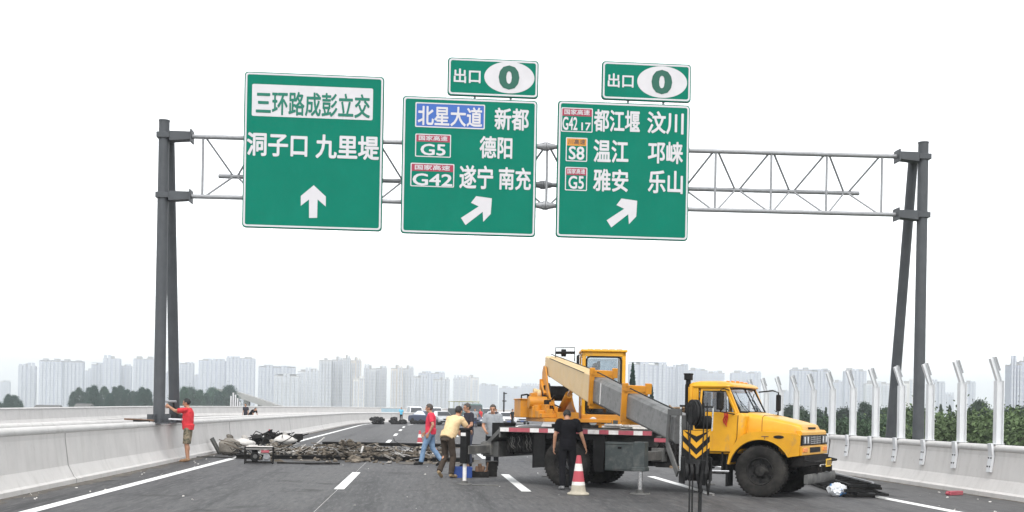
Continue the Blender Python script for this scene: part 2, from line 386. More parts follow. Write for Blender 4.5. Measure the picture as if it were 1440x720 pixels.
# white posts of the unfinished screen on the right barrier
ORD = ['', 'second ', 'third ', 'fourth ', 'fifth ', 'sixth ', 'seventh ', 'eighth ', 'ninth ', 'tenth ', 'eleventh ', 'twelfth ', 'thirteenth ', 'fourteenth ', 'fifteenth ', 'sixteenth ', 'seventeenth ', 'eighteenth ']
def post_proto():
    t = empty('screen_post')
    m = MB()
    # H section upright
    for dx in (-.072, .072): m.b2(dx-.006, dx+.006, -.075, .075, .98, 2.42)
    m.b2(-.066, .066, -.006, .006, .98, 2.42)
    m.build('upright', M['wpost'], t)
    m = MB(); d = Vector((-.175, 0, .50)); n = Vector((-.5, 0, -.3)).normalized()
    p = Vector((.0, 0, 2.40))
    for k in (-.045, .045): m.beam(p+n*k, p+d+n*k, .10, .012, (-.5, 0, -.3))
    m.beam(p, p+d, .012, .08, (-.5, 0, -.3))
    m.build('bent_top', M['wpost'], t)
    m = MB(); m.beam(p+d*.40-n*.066, p+d*.97-n*.066, .13, .03, (-.5, 0, -.3)); m.build('clamp_plate', M['galv'], t)
    m = MB(); m.beam((-.185, 0, .50), (-.135, 0, .84), .17, .05, (1, 0, 0)); m.beam((-.135, 0, .84), (-.17, 0, 1.10), .17, .05, (1, 0, 0)); m.b2(-.16, .10, -.085, .085, 1.09, 1.104)
    br = m.build('bracket', M['wpost'], t)
    m = MB()
    for z in (.62, .80):
        for y in (-.05, .05): m.cyl((-.10, y, z), (-.225+.145*(z-.5), y, z), .018, seg=8)
    m.build('bolt', M['bolt'], br)
    return t
pp = post_proto(); first = True
for k in range(12):
    Y = 21.4+1.62*(k+1)
    o = pp if k == 0 else copy_tree(pp)
    o.location = (12.06, Y, 0); o.rotation_euler = (random.Random(k).uniform(-.006, .006), 0, random.Random(k+9).uniform(-.05, .05))
    lab = ('white bent-top post on the right barrier, ' + (ORD[k]+'from the right edge' if k else 'nearest the right edge of the photo'))
    tag(o, lab, 'post', 'white posts along the right barrier')
# ------------------------------------------------------------------ sign gantry
GY0 = 31.3
def GY(x): return GY0-0.034*(x+6.3)
def gpt(px, py, dy=0.0):
    Y = GY0
    for _ in range(6): Y = GY(atY(px, py, Y).x)
    return atY(px, py, Y+dy)
upL, upR, loL, loR = gpt(272, 192), gpt(1255, 220), gpt(272, 276), gpt(1255, 302)
ZU, ZL = (upL.z+upR.z)/2, (loL.z+loR.z)/2; ZM = (ZU+ZL)/2-.12
def gx(px, py=240): return gpt(px, py).x
def G(x, z, back=0.0): return Vector((x, GY(x)+back, z))
gan = thing('sign_gantry', 'grey steel gantry spanning the road, twin A-frame posts and lattice beam carrying the green signs', 'gantry')
PL, PR = gx(227, 400), gx(1295, 400)
zt = (gpt(232, 172).z+gpt(1293, 200).z)/2
for X, zb, nm in ((PL, 1.12, 0), (PR, .40, 1)):
    y0 = GY(X)
    m = MB(); m.cyl((X, y0, zb), (X, y0, zt), .155, .14, 20); m.cyl((X, y0, zt), (X, y0, zt+.03), .15, .15, 20)
    m.build('post', M['steel_d'], gan, smooth=50)
    m = MB(); m.cyl((X, y0+1.95, zb), (X, y0+.62, zt-.12), .15, .135, 20); m.build('rear_leg', M['steel_d'], gan, smooth=50)
    for yy in (y0, y0+1.95):
        m = MB(); m.b2(X-.34, X+.34, yy-.34, yy+.34, zb-.03, zb)
        for a in range(6):
            q = a*math.pi/3+.3
            m.beam((X+math.cos(q)*.15, yy+math.sin(q)*.15, zb+.11), (X+math.cos(q)*.31, yy+math.sin(q)*.31, zb+.11), .016, .22)
            m.cyl((X+math.cos(q+.5)*.28, yy+math.sin(q+.5)*.28, zb), (X+math.cos(q+.5)*.28, yy+math.sin(q+.5)*.28, zb+.06), .025, seg=6)
        m.build('base_plate', M['steel_d'], gan)
    s = 1 if nm == 0 else -1
    for z in (ZU, ZL):
        m = MB()
        # collar round both legs, then a tapering box seat that takes the chord
        m.b2(X-.17, X+.17, y0-.17, y0+.55, z-.075, z+.075)
        m.b2(X-.19, X-.17, y0-.06, y0+.06, z-.04, z+.04); m.b2(X+.17, X+.19, y0-.06, y0+.06, z-.04, z+.04)
        m.prism([(X+s*.17, z-.15), (X+s*.74, z-.10), (X+s*.74, z+.11), (X+s*.17, z+.11)], y0-.16, y0+.16)
        m.b2(X+s*.74-.02, X+s*.74+.02, y0-.2, y0+.2, z-.17, z+.17)
        m.build('chord_bracket', M['steel_d'], gan, bevel=.008)
XA, XB = PL+.7, PR-.7
for z in (ZU, ZL):
    m = MB(); m.cyl(G(XA, z), G(XB, z), .060, seg=12); m.build('chord', M['galv'], gan, smooth=50)
BK = .62
xm0, xm1 = gx(315, 242)-.25, gx(1205, 266)+.3
m = MB(); m.cyl(G(xm0, ZM, BK), G(xm1, ZM, BK), .060, seg=12); m.build('chord', M['galv'], gan, smooth=50)
vx = []
x = gx(1240, 250)
while x > gx(280, 240)-.05: vx.append(x); x -= (gx(1240, 250)-gx(285, 240))/12
for x in vx:
    m = MB(); m.cyl(G(x, ZL), G(x, ZU), .034, seg=8); m.build('lattice_upright', M['galv'], gan, smooth=50)
for a, b in zip(vx[:-1], vx[1:]):
    c = (a+b)/2
    for z in (ZU, ZL):
        for q in (a, b):
            m = MB(); m.cyl(G(q-(.06 if q == a else -.06), z), G(c+(.05 if q == a else -.05), ZM, BK), .028, seg=6); m.build('lattice_diagonal', M['galv'], gan, smooth=50)
xf = gx(767, 250)
for z, bk in ((ZU, 0), (ZL, 0), (ZM, BK)):
    m = MB()
    for d in (-.03, .03): m.cyl(G(xf+d-.02, z, bk), G(xf+d+.02, z, bk), .125, seg=16)
    for d in (-1, 1): m.cyl(G(xf+d*.05, z, bk), G(xf+d*.24, z, bk), .105, .072, 12)
    for k in range(8):
        a = k*math.pi/4
        m.cyl(G(xf-.09, z+.10*math.sin(a), bk+.10*math.cos(a)), G(xf+.09, z+.10*math.sin(a), bk+.10*math.cos(a)), .013, seg=6)
    m.build('bolted_flange', M['galv'], gan, smooth=40)

# ------------------------------------------------------------------ signs
def rrect(x0, x1, z0, z1, r, n=5):
    P = []
    for cx, cz, a0 in ((x1-r, z1-r, 0), (x0+r, z1-r, 90), (x0+r, z0+r, 180), (x1-r, z0+r, 270)):
        for k in range(n+1):
            a = R_(a0+90*k/n); P.append((cx+r*math.cos(a), cz+r*math.sin(a)))
    return P
def text_mesh(s, bold):
    c = bpy.data.curves.new('lettering', 'FONT'); c.body = s; c.size = 1; c.resolution_u = 3
    o = bpy.data.objects.new('lettering', c); COL.objects.link(o); bpy.context.view_layer.update()
    me = bpy.data.meshes.new_from_object(o.evaluated_get(bpy.context.evaluated_depsgraph_get()))
    bpy.data.objects.remove(o); bpy.data.curves.remove(c)
    return me
class Sign:
    """a flat board hung on the gantry; px corners give its size, drawings are laid on its face in board metres"""
    def __init__(s, label, TL, TR, BL, dy, back=True):
        s.TL, s.ux, s.uy = Vector(TL), Vector(TR)-Vector(TL), Vector(BL)-Vector(TL)
        a, b, c = gpt(*TL, dy), gpt(*TR, dy), gpt(*BL, dy)
        s.W = b.x-a.x; s.H = ((a.z+b.z)/2-c.z - (b.z-a.z)*.5) if False else a.z-c.z
        zc = (a.z+b.z)/2-s.H
        s.t = thing('road_sign', label, 'sign', (a.x, GY(a.x+s.W/2)+dy, zc))
        MB().prism(rrect(0, s.W, 0, s.H, .09), 0, .035).build('panel', M['green'], s.t)
        MB().prism(rrect(-.012, s.W+.012, -.012, s.H+.012, .1), .036, .07).build('edge_frame', M['dark'], s.t)
        m = MB()
        n = 4
        for k in range(n):
            z = s.H*(k+.5)/n; m.b2(.1, s.W-.1, .071, .12, z-.04, z+.04)
        m.build('back_rib', M['sback'], s.t)
        o, i = rrect(.022, s.W-.022, .022, s.H-.022, .085), rrect(.068, s.W-.068, .068, s.H-.068, .055)
        m = MB(); k = len(o); m._add([(x, -.004, z) for x, z in o]+[(x, -.004, z) for x, z in i], [(q, (q+1) % k, k+(q+1) % k, k+q) for q in range(k)])
        m.build('border_line', M['signw'], s.t, normals=False)
        s.lay = {}
    def loc(s, px, py):
        d = Vector((px, py))-s.TL; det = s.ux.x*s.uy.y-s.ux.y*s.uy.x
        u = (d.x*s.uy.y-d.y*s.uy.x)/det; v = (s.ux.x*d.y-s.ux.y*d.x)/det
        return u*s.W, s.H*(1-v)
    def size(s, x0, x1, y0, y1):
        k = s.W/s.ux.length; w = (x1-x0)*k; h = (y1-y0-.033*(x1-x0))*s.H/s.uy.length
        cx, cz = s.loc((x0+x1)/2, (y0+y1)/2); return cx, cz, w, h
    def flat(s, poly, mt, y=-.004, name='marking', parent=None):
        n = len(poly); m = MB(); m._add([(x, y, z) for x, z in poly], [tuple(range(n))]); return m.build(name, mt, parent or s.t, normals=False)
    def ringp(s, x0, x1, z0, z1, t, mt, y, name, parent):
        o, i = rrect(x0, x1, z0, z1, .03, 3), rrect(x0+t, x1-t, z0+t, z1-t, .02, 3); k = len(o)
        m = MB(); m._add([(x, y, z) for x, z in o]+[(x, y, z) for x, z in i], [(q, (q+1) % k, k+(q+1) % k, k+q) for q in range(k)])
        return m.build(name, mt, parent, normals=False)
    def text(s, body, box, mt=None, y=-.008, bold=.024, parent=None, local=False):
        cx, cz, w, h = box if local else s.size(*box)
        me = text_mesh(body, bold); xs = [v.co.x for v in me.vertices]; ys = [v.co.y for v in me.vertices]
        x0, x1, y0, y1 = min(xs), max(xs), min(ys), max(ys)
        for v in me.vertices:
            X = (v.co.x-(x0+x1)/2)*w/(x1-x0); Z = (v.co.y-(y0+y1)/2)*h/(y1-y0); v.co = (cx+X, y, cz+Z)
        # heavier strokes: the outline laid several times, each copy nudged and a hair in front of the last
        bm = bmesh.new(); bx, bz = bold*w/(x1-x0), bold*h/(y1-y0); n0 = 0
        for k in range(9):
            bm.from_mesh(me); a = k*math.pi/4
            bm.verts.ensure_lookup_table(); d = Vector((bx*math.cos(a), -.00025*k, bz*math.sin(a))) if k < 8 else Vector((0, -.00025*k, 0))
            for v in bm.verts[n0:]: v.co += d
            n0 = len(bm.verts)
        bm.to_mesh(me); bm.free()
        me.materials.clear(); me.materials.append(mt or M['signw'])
        o = bpy.data.objects.new('lettering', me); COL.objects.link(o); o.parent = parent or s.t; return o
    def box(s, x0, x1, y0, y1, mt, frame=True, name='name_panel'):
        cx, cz, w, h = s.size(x0, x1, y0, y1)
        p = s.flat(rrect(cx-w/2, cx+w/2, cz-h/2, cz+h/2, .04, 3), mt, -.004, name)
        if frame: s.ringp(cx-w/2, cx+w/2, cz-h/2, cz+h/2, .03, M['signw'], -.007, 'frame_line', p)
        return p
    def shield(s, box, head, hcol, body, bbox, extra=None, hm=None):
        cx, cz, w, h = s.size(*box)
        p = s.flat(rrect(cx-w/2, cx+w/2, cz-h/2, cz+h/2, .04, 3), M['green'], -.004, 'route_shield')
        hh = h*.34
        s.flat([(cx-w/2+.02, cz+h/2-hh), (cx+w/2-.02, cz+h/2-hh), (cx+w/2-.02, cz+h/2-.02), (cx-w/2+.02, cz+h/2-.02)], hcol, -.0055, 'header_band', p)
        s.ringp(cx-w/2, cx+w/2, cz-h/2, cz+h/2, .025, M['signw'], -.007, 'frame_line', p)
        s.text(head, (cx, cz+h/2-hh/2-.005, w*.80, hh*.62), hm or M['signw'], -.009, .016, p, True)
        s.text(body, bbox, None, -.009, .02, p)
        if extra: s.text(extra[0], extra[1], None, -.009, .02, p)
        return p
    def arrow(s, pts): return s.flat([s.loc(*p) for p in pts], M['signw'], -.006, 'arrow')
DY = -.195
s1 = Sign('largest green overhead sign, with a white name box and an arrow pointing straight up', (345, 101), (540, 108), (342.5, 319), DY)
s1.box(355, 524.5, 118.5, 169, M['signw'], False)
s1.text('三环路成彭立交', (361, 520, 128, 166), M['signgt'], -.009, .022)
s1.text('洞子口', (349, 432, 187, 221), None, -.008, .026)
s1.text('九里堤', (445, 533, 190, 225), None, -.008, .026)
s1.arrow([(442, 261), (459, 277), (459, 291), (447.5, 281), (447, 307), (435.7, 307), (435.5, 281), (424, 290), (424, 276)])
s2 = Sign('middle green overhead sign with a blue street-name box, two route shields and a diagonal arrow', (567, 135), (756, 142), (564, 327), DY)
s2.box(584, 681.8, 144, 182, M['blue'])
s2.text('北星大道', (588, 677.5, 149, 178.5), None, -.009, .022)
s2.text('新都', (696, 743.4, 152, 183.5))
s2.shield((584, 634, 188, 222), '国家高速', M['red'], 'G5', (592, 626, 202.5, 219))
s2.text('德阳', (675, 720, 192, 223.5))
s2.shield((577.5, 638.7, 229, 264), '国家高速', M['red'], 'G42', (581, 635.5, 244, 262))
s2.text('遂宁', (646.7, 693, 233, 266)); s2.text('南充', (702, 746.6, 236, 268))
ARW = [(269, 613), (331, 573), (304, 560), (322, 537), (377, 545), (373, 600), (347, 627), (345, 592), (285, 638)]
s2.arrow([(540+x/2.483, 60+y/2.483) for x, y in ARW])
s3 = Sign('right green overhead sign with three route shields, six place names and a diagonal arrow', (785, 142), (971, 148), (779.5, 333), DY)
s3.shield((788.5, 832.8, 151.5, 187), '国家高速', M['red'], 'G42', (790.5, 811, 165, 183.5), ('17', (817, 829.5, 173, 184)))
s3.text('都江堰', (835, 899, 154.5, 186.5)); s3.text('汶川', (910.5, 961, 156.5, 188.5))
s3.shield((794.5, 824.7, 193.5, 228), '川高速', M['orange'], 'S8', (799, 820, 206.5, 225), None, M['feat'])
s3.text('温江', (834, 882.3, 197, 229)); s3.text('邛崃', (911, 959.6, 199, 230.5))
s3.shield((793, 824, 235, 269), '国家高速', M['red'], 'G5', (798, 819, 248, 266))
s3.text('雅安', (833, 881.5, 238, 270)); s3.text('乐山', (910.5, 959, 240, 272.5))
s3.arrow([(540+(x+503)/2.483, 60+(y+8)/2.483) for x, y in ARW])
def tab(label, TL, TR, BL, txt, c, big):
    s = Sign(label, TL, TR, BL, DY)
    s.text('出口', txt, None, -.008, .022)
    cx, cz = s.loc(*c); k = s.W/s.ux.length; rx, rz = 35.4*k, 22.3*s.H/s.uy.length
    s.flat([(cx+rx*math.cos(a*math.pi/24), cz+rz*math.sin(a*math.pi/24)) for a in range(48)], M['signw'], -.0045, 'exit_oval')
    s.text('0', (cx-.01, cz, 24*k, 30*k), M['signdg'], -.0085, .05, None, True)
    m = MB()
    for fx in (.3, .7): m.b2(s.W*fx-.03, s.W*fx+.03, .075, .11, -.5, .1)
    m.build('mounting_strap', M['sback'], s.t)
tab('small green exit tab sign on top of the middle overhead sign', (630.5, 81), (757.5, 85.5), (630, 133.5), (638.7, 675.5, 97, 117.5), (716.5, 109), 0)
tab('small green exit tab sign on top of the right overhead sign', (847, 86.5), (972.5, 90.5), (846.5, 139.5), (855, 890.5, 104, 123.8), (931.5, 115.3), 0)
# ------------------------------------------------------------------ yellow truck crane (truck frame: x forward, y left, z up; origin under the rear axle)
TA = R_(-33.2); TO = Vector((3.66, 25.05, 0))
tr = thing('truck_crane', 'yellow bonneted truck crane parked across the lanes with its grey telescopic boom lowered', 'crane truck', TO, TA)
TI = (Matrix.Translation(TO) @ Matrix.Rotation(TA, 4, 'Z')).inverted()
def sub(name, parent, loc=(0, 0, 0)): return empty(name, loc, 0, parent)
def wheel(x, y, dual, side):
    w = sub('wheel', tr, (x, y, .505))
    prof = [(.27, -.10), (.30, -.125), (.40, -.142), (.462, -.135), (.490, -.118), (.506, -.085), (.509, 0), (.506, .085), (.490, .118), (.462, .135), (.40, .142), (.30, .125), (.27, .10)]
    for off in ((0, -side*.33) if dual else (0,)):
        m = MB(); m.lathe(prof, (0, off, 0), 'y', 40)
        for k in range(44):                      # tread lugs round the shoulder
            a = 2*math.pi*k/44
            for s_ in (-1, 1):
                m.box((.503*math.cos(a), off+s_*.075, .503*math.sin(a)), (.026, .075, .03), Matrix.Rotation(-a, 3, 'Y'))
        m.build('tyre', M['tyre'], w, smooth=35)
    m = MB(); o = side
    dp = [(.275, .105), (.262, .118), (.25, .09), (.235, .045), (.15, .028 if not dual else -.02), (.105, .075 if not dual else .0), (.09, .115 if not dual else .03), (.0, .12 if not dual else .05)]
    m.lathe([(r, o*h) for r, h in dp], (0, 0, 0), 'y', 32)
    for k in range(8):
        a = 2*math.pi*k/8; m.cyl((.135*math.cos(a), o*.02, .135*math.sin(a)), (.135*math.cos(a), o*.075, .135*math.sin(a)), .018, seg=6)
    for k in range(6):
        a = 2*math.pi*(k+.5)/6; m.cyl((.2*math.cos(a), o*.0, .2*math.sin(a)), (.2*math.cos(a), o*(.048 if dual else .072), .2*math.sin(a)), .03, seg=10, mi=1)
    m.build('rim', [M['rim'], M['black']], w, smooth=40)
    return w
FX = .13                                        # the cab group sits this much farther back on the frame
wheel(4.35-FX, -.92, False, -1); wheel(4.35-FX, .92, False, 1); wheel(0, -.99, True, -1); wheel(0, .99, True, 1)

m = MB()
for y in (-.42, .42):
    m.prism([(-1.9, .66), (4.95, .66), (4.95, .82), (3.3, .88), (-1.9, .90)], y-.045, y+.045)
for x in (-1.8, -.9, .8, 1.7, 2.6, 3.5, 4.7): m.b2(x-.05, x+.05, -.42, .42, .68, .84)
m.build('chassis', M['grime'], tr)
m = MB(); m.cyl((0, -.8, .505), (0, .8, .505), .085, seg=12); m.ell((0, 0, .52), (.24, .2, .24)); m.cyl((.2, 0, .52), (2.9, 0, .68), .05); m.cyl((4.35-FX, -.85, .50), (4.35-FX, .85, .50), .05)
m.b2(3.3, 4.6, -.3, .3, .5, .95)
for y in (-.5, .5): m.beam((-.6, y, .66), (.6, y, .66), .08, .07); m.beam((3.8, y, .62), (4.9, y, .62), .07, .06)
m.build('axle', M['grime'], tr)

# --- cab shell: lower body, pillars, roof, back wall
_before = set(tr.children)
CW = .985
m = MB()
def ringy(z, x0, x1, hw, r=.10):
    P = []
    for cx, cy, a0 in ((x1-r, hw-r, 0), (x0+r, hw-r, 90), (x0+r, -hw+r, 180), (x1-r, -hw+r, 270)):
        for k in range(4):
            a = R_(a0+30*k); P.append((cx+r*math.cos(a), cy+r*math.sin(a), z))
    return P
m.loft([ringy(.82, 2.82, 3.82, CW-.03), ringy(.88, 2.80, 3.90, CW), ringy(1.25, 2.80, 4.0, CW), ringy(1.58, 2.80, 4.04, CW-.01), ringy(1.645, 2.82, 3.98, CW-.04)])
# roof
rr = []
for z, x0, x1, hw in ((2.135, 2.83, 3.62, .94), (2.17, 2.79, 3.74, .955), (2.21, 2.79, 3.72, .94), (2.25, 2.83, 3.63, .89), (2.285, 2.95, 3.48, .74), (2.295, 3.1, 3.4, .5)):
    rr.append(ringy(z, x0, x1, hw, .13))
m.loft(rr)
for s_ in (-1, 1):
    m.beam((2.87, s_*.91, 1.6), (2.87, s_*.885, 2.2), .06, .14)           # rear corner
    m.prism([(2.80, 1.62), (3.02, 1.62), (3.02, 2.16), (2.80, 2.16)], s_*.905-.03, s_*.905+.03)
    m.beam((3.85, s_*.915, 1.60), (3.60, s_*.90, 2.18), .05, .09)          # windscreen pillar
m.b2(2.80, 2.85, -.90, -.6, 1.6, 2.16); m.b2(2.80, 2.85, .6, .90, 1.6, 2.16); m.b2(2.80, 2.85, -.6, .6, 1.6, 1.74); m.b2(2.80, 2.85, -.6, .6, 2.09, 2.16)
m.build('cab', M['yellow'], tr, bevel=.012)
m = MB(); m.b2(2.795, 2.79, -.55, .55, 1.75, 2.08); m.build('rear_window', M['win'], tr)
m = MB(); m.b2(2.95, 3.35, -.9, -.3, 1.2, 1.55); m.b2(2.9, 3.05, -.88, -.32, 1.5, 1.95); m.b2(2.95, 3.35, .25, .9, 1.2, 1.55); m.b2(2.9, 3.05, .27, .88, 1.5, 1.95)
m.b2(3.68, 3.86, -.85, .85, 1.45, 1.66)
m.build('seat', M['black'], tr, bevel=.03)
m = MB()
pts = [(3.72+.03*math.cos(a*.3927)-.10*math.sin(a*.3927)*.4, .5+.2*math.cos(a*.3927), 1.76+.17*math.sin(a*.3927)) for a in range(17)]
m.tube(pts, .014); m.tube([(3.72, .5, 1.76), (3.9, .5, 1.55)], .02); m.build('steering_wheel', M['black'], tr, smooth=60)
# windscreen, in a rubber gasket
wsb, wst = (3.885, 1.665), (3.635, 2.145)
def wsp(y, t, bow=.06): 
    b = bow*(1-(y/.86)**2)
    return Vector((wsb[0]+(wst[0]-wsb[0])*t+b, y*(1-.02*t), wsb[1]+(wst[1]-wsb[1])*t))
ny = 8; m = MB(); vs = [wsp(-.86+1.72*i/ny, t) for t in (0, 1) for i in range(ny+1)]
m._add(vs, [(i, i+1, ny+2+i, ny+1+i) for i in range(ny)])
ws = m.build('windscreen', M['win'], tr, smooth=60)
m = MB(); out = [wsp(-.86+1.72*i/ny, 0) for i in range(ny+1)]+[wsp(.86-1.72*i/ny, 1) for i in range(ny+1)]; out.append(out[0]); m.tube(out, .018); m.tube([wsp(0, 0), wsp(0, 1)], .012)
m.build('gasket', M['black'], ws, smooth=60)
for y in (-.45, .35):
    m = MB(); m.tube([wsp(y, 0)+Vector((.03, 0, -.01)), wsp(y-.28, .55)+Vector((.03, 0, 0))], .006); m.tube([wsp(y-.28, .2)+Vector((.035, 0, 0)), wsp(y-.28, .85)+Vector((.035, 0, 0))], .007); m.build('wiper', M['black'], ws)
# doors
for s_ in (-1, 1):
    y0 = s_*(CW+.004)
    D = sub('door', tr)
    def dy(z): return s_*(CW+.012) if z < 1.6 else s_*(CW+.012-.09*(z-1.6)/.55)
    m = MB()
    low = [(3.06, .87), (3.76, .87), (3.84, 1.15), (3.86, 1.60), (3.81, 1.655), (3.06, 1.655)]
    m.prism(low, dy(1), dy(1)-s_*.05)
    def strip_(a, b, w): m.beam((a[0], dy(a[1])-s_*.02, a[1]), (b[0], dy(b[1])-s_*.02, b[1]), .045, w)
    strip_((3.085, 1.62), (3.085, 2.12), .055); strip_((3.06, 2.105), (3.59, 2.105), .05); strip_((3.585, 2.12), (3.825, 1.63), .05)
    m.build('door_skin', M['yellow'], D, bevel=.01)
    m = MB(); 
    def wv(x, z, k=.03): return Vector((x, dy(z)-s_*k, z))
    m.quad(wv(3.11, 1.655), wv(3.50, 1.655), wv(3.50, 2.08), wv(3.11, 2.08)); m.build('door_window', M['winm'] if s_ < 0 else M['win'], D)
    m = MB(); m._add([wv(3.515, 1.655), wv(3.80, 1.655), wv(3.585, 2.08), wv(3.515, 2.08)], [(0, 1, 2, 3)]); m.build('quarter_window', M['win'], D)
    m = MB(); P = [wv(x, z, .012) for x, z in ((3.11, 1.655), (3.80, 1.655), (3.585, 2.08), (3.11, 2.08), (3.11, 1.655))]; m.tube(P, .013); m.tube([wv(3.508, 1.655, .012), wv(3.508, 2.08, .012)], .012); m.build('window_rubber', M['black'], D)
    m = MB(); m.b2(3.12, 3.26, dy(1)+s_*.004, dy(1)+s_*.03, 1.44, 1.475); m.build('handle', M['black'], D, bevel=.006)
    m = MB(); g = [(3.05, 2.13), (3.05, .86), (3.77, .86), (3.855, 1.15), (3.875, 1.60)]
    m.tube([(x, s_*(CW+.002) if z < 1.7 else s_*(CW-.08), z) for x, z in g], .006, 4); m.build('door_gap', M['grime'], D)
# red ribbon tied to the near mirror bracket
m = MB(); rr_ = random.Random(5)
for k in range(3):
    x = 3.60+.03*k; m.tube([(x, -1.03, 1.66), (x+.02, -1.04, 1.58), (x-.02, -1.025, 1.50-.04*k), (x, -1.03, 1.42-.03*k)], [.008, .014, .012, .004], 5)
m.build('red_ribbon', solid('ribbon_red', (.45, .03, .03)), tr)
# mirrors
for s_ in (-1, 1):
    Q = sub('mirror', tr); yo = s_*1.32
    m = MB()
    if s_ < 0: m.tube([(3.66, -.93, 2.10), (3.62, -1.14, 2.12), (3.58, -1.20, 2.10), (3.58, -1.20, 1.66), (3.80, -.99, 1.62)], .013)
    else: m.tube([(3.72, .93, 2.10), (3.95, 1.18, 2.14), (4.05, 1.26, 2.10), (4.05, 1.26, 1.62), (3.9, 1.0, 1.58)], .015)
    m.build('mirror_arm', M['black'], Q)
    m = MB(); xx = 3.58 if s_ < 0 else 4.05; yy = -1.23 if s_ < 0 else 1.28
    m.box((xx, yy, 1.88), (.09, .20, .36), Matrix.Rotation(R_(8*s_), 3, 'Z')); m.build('mirror_head', M['black'], Q, bevel=.03)
# hood: lofted, crown across, falling to the nose
rings = []
for x, zt_, hw, zs in ((3.98, 1.665, .80, 1.30), (4.3, 1.610, .785, 1.29), (4.7, 1.525, .755, 1.275), (4.95, 1.465, .73, 1.26), (5.05, 1.435, .72, 1.25), (5.09, 1.36, .71, 1.245)):
    P = [(x, hw, zs-.05)]
    for k in range(13):
        a = math.pi*k/12; ca, sa = math.cos(a), math.sin(a)
        P.append((x, hw*abs(ca)**.26*(1 if ca >= 0 else -1), zs+(zt_-zs)*abs(sa)**.30))
    P.append((x, -hw, zs-.05)); rings.append(P)
m = MB(); m.loft(rings); m.build('hood', M['yellow'], tr, smooth=40)
m = MB(); m.tube([Vector(p)*1.0+Vector((0, 0, .002)) for p in rings[1][1:14]], .006, 4); m.build('hood_seam', M['grime'], tr)
m = MB(); m.b2(5.05, 5.105, -.28, .28, 1.345, 1.385); m.build('hood_latch_slot', M['black'], tr, bevel=.01)
# fenders with wheel arches
def arc(cx, cz, r, a0, a1, n): return [(cx+r*math.cos(R_(a0+(a1-a0)*k/n)), cz+r*math.sin(R_(a0+(a1-a0)*k/n))) for k in range(n+1)]
for s_ in (-1, 1):
    arch = arc(4.35, .505, .625, 28, 160, 14)
    poly = [(5.12, .84), (4.90, .80)]+arch+[(3.735, .62), (3.69, .63), (3.73, .82), (3.83, 1.03), (3.98, 1.20), (4.14, 1.275), (4.4, 1.295), (4.9, 1.275), (5.09, 1.255), (5.14, 1.22)]
    m = MB(); m.prism(poly, s_*1.08, s_*.66)
    o = m.build('front_fender', M['yellow'], tr, bevel=.035, seg=3)
    m = MB()
    A = arc(4.35, .505, .61, 24, 165, 14)
    m._add([(x, s_*1.06, z) for x, z in A]+[(x, s_*.45, z) for x, z in A], [(k, k+1, 16+k, 15+k) for k in range(14)])
    m.b2(3.7, 5.0, s_*.44, s_*.46, .62, 1.2)
    m.build('wheel_well', M['black'], o)
    m = MB(); m.b2(3.66, 3.70, s_*1.06, s_*.70, .18, .80); m.build('mud_flap', M['black'], o)
m = MB(); m.b2(4.6, 5.135, -.66, .66, .84, 1.26); m.prism([(5.05, 1.24), (5.15, 1.22), (5.15, 1.29), (5.12, 1.325), (5.02, 1.33)], -.98, .98)
m.b2(5.12, 5.165, -1.04, 1.04, .84, 1.02)
m.build('nose_panel', M['yellow'], tr, bevel=.012)
G_ = sub('grille', tr)
m = MB(); m.b2(5.13, 5.16, -1.02, 1.02, 1.035, 1.235); m.build('grille_panel', M['black'], G_, bevel=.01)
m = MB()
for z in (1.07, 1.11, 1.15, 1.19): m.b2(5.16, 5.175, -.38, .38, z-.006, z+.006)
for y in (-.38, -.13, .13, .38): m.b2(5.161, 5.178, y-.006, y+.006, 1.05, 1.22)
m.build('grille_bar', M['chrome'], G_)
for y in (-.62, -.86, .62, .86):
    m = MB(); m.b2(5.155, 5.18, y-.095, y+.095, 1.06, 1.215); m.b2(5.18, 5.184, y-.03, y+.03, 1.075, 1.20, 1); hl = m.build('headlight', [M['lensd'], M['lens']], tr, bevel=.02)  # pale upright strip is a painted reflection on the dark lens
for y in (-.80, .80):
    m = MB(); m.b2(5.16, 5.18, y-.17, y+.17, .90, .985); m.build('turn_signal', M['amberl'], tr, bevel=.012)
m = MB(); m.b2(5.16, 5.17, -.42, .42, .885, .99); m.build('lower_intake', M['black'], tr)
# side badge on the near fender-hood panel (a plain dark oval) and a worn mark
for s_ in (-1, 1):
    m = MB(); m.lathe([(.0, .012), (.05, .010), (.062, 0)], (0, 0, 0), 'y', 20)
    me = m.mesh('badge', Matrix.Translation((4.72, s_*1.083, 1.19)) @ Matrix.Diagonal((1.7, s_, .52, 1))); me.materials.append(M['black']); o = bpy.data.objects.new('badge', me); COL.objects.link(o); o.parent = tr
    m = MB(); m.beam((4.38, s_*1.083, 1.195), (4.52, s_*1.083, 1.195), .006, .016); m.beam((4.45, s_*1.083, 1.19), (4.44, s_*1.083, 1.14), .006, .014); m.build('worn_mark', M['rust'], tr)
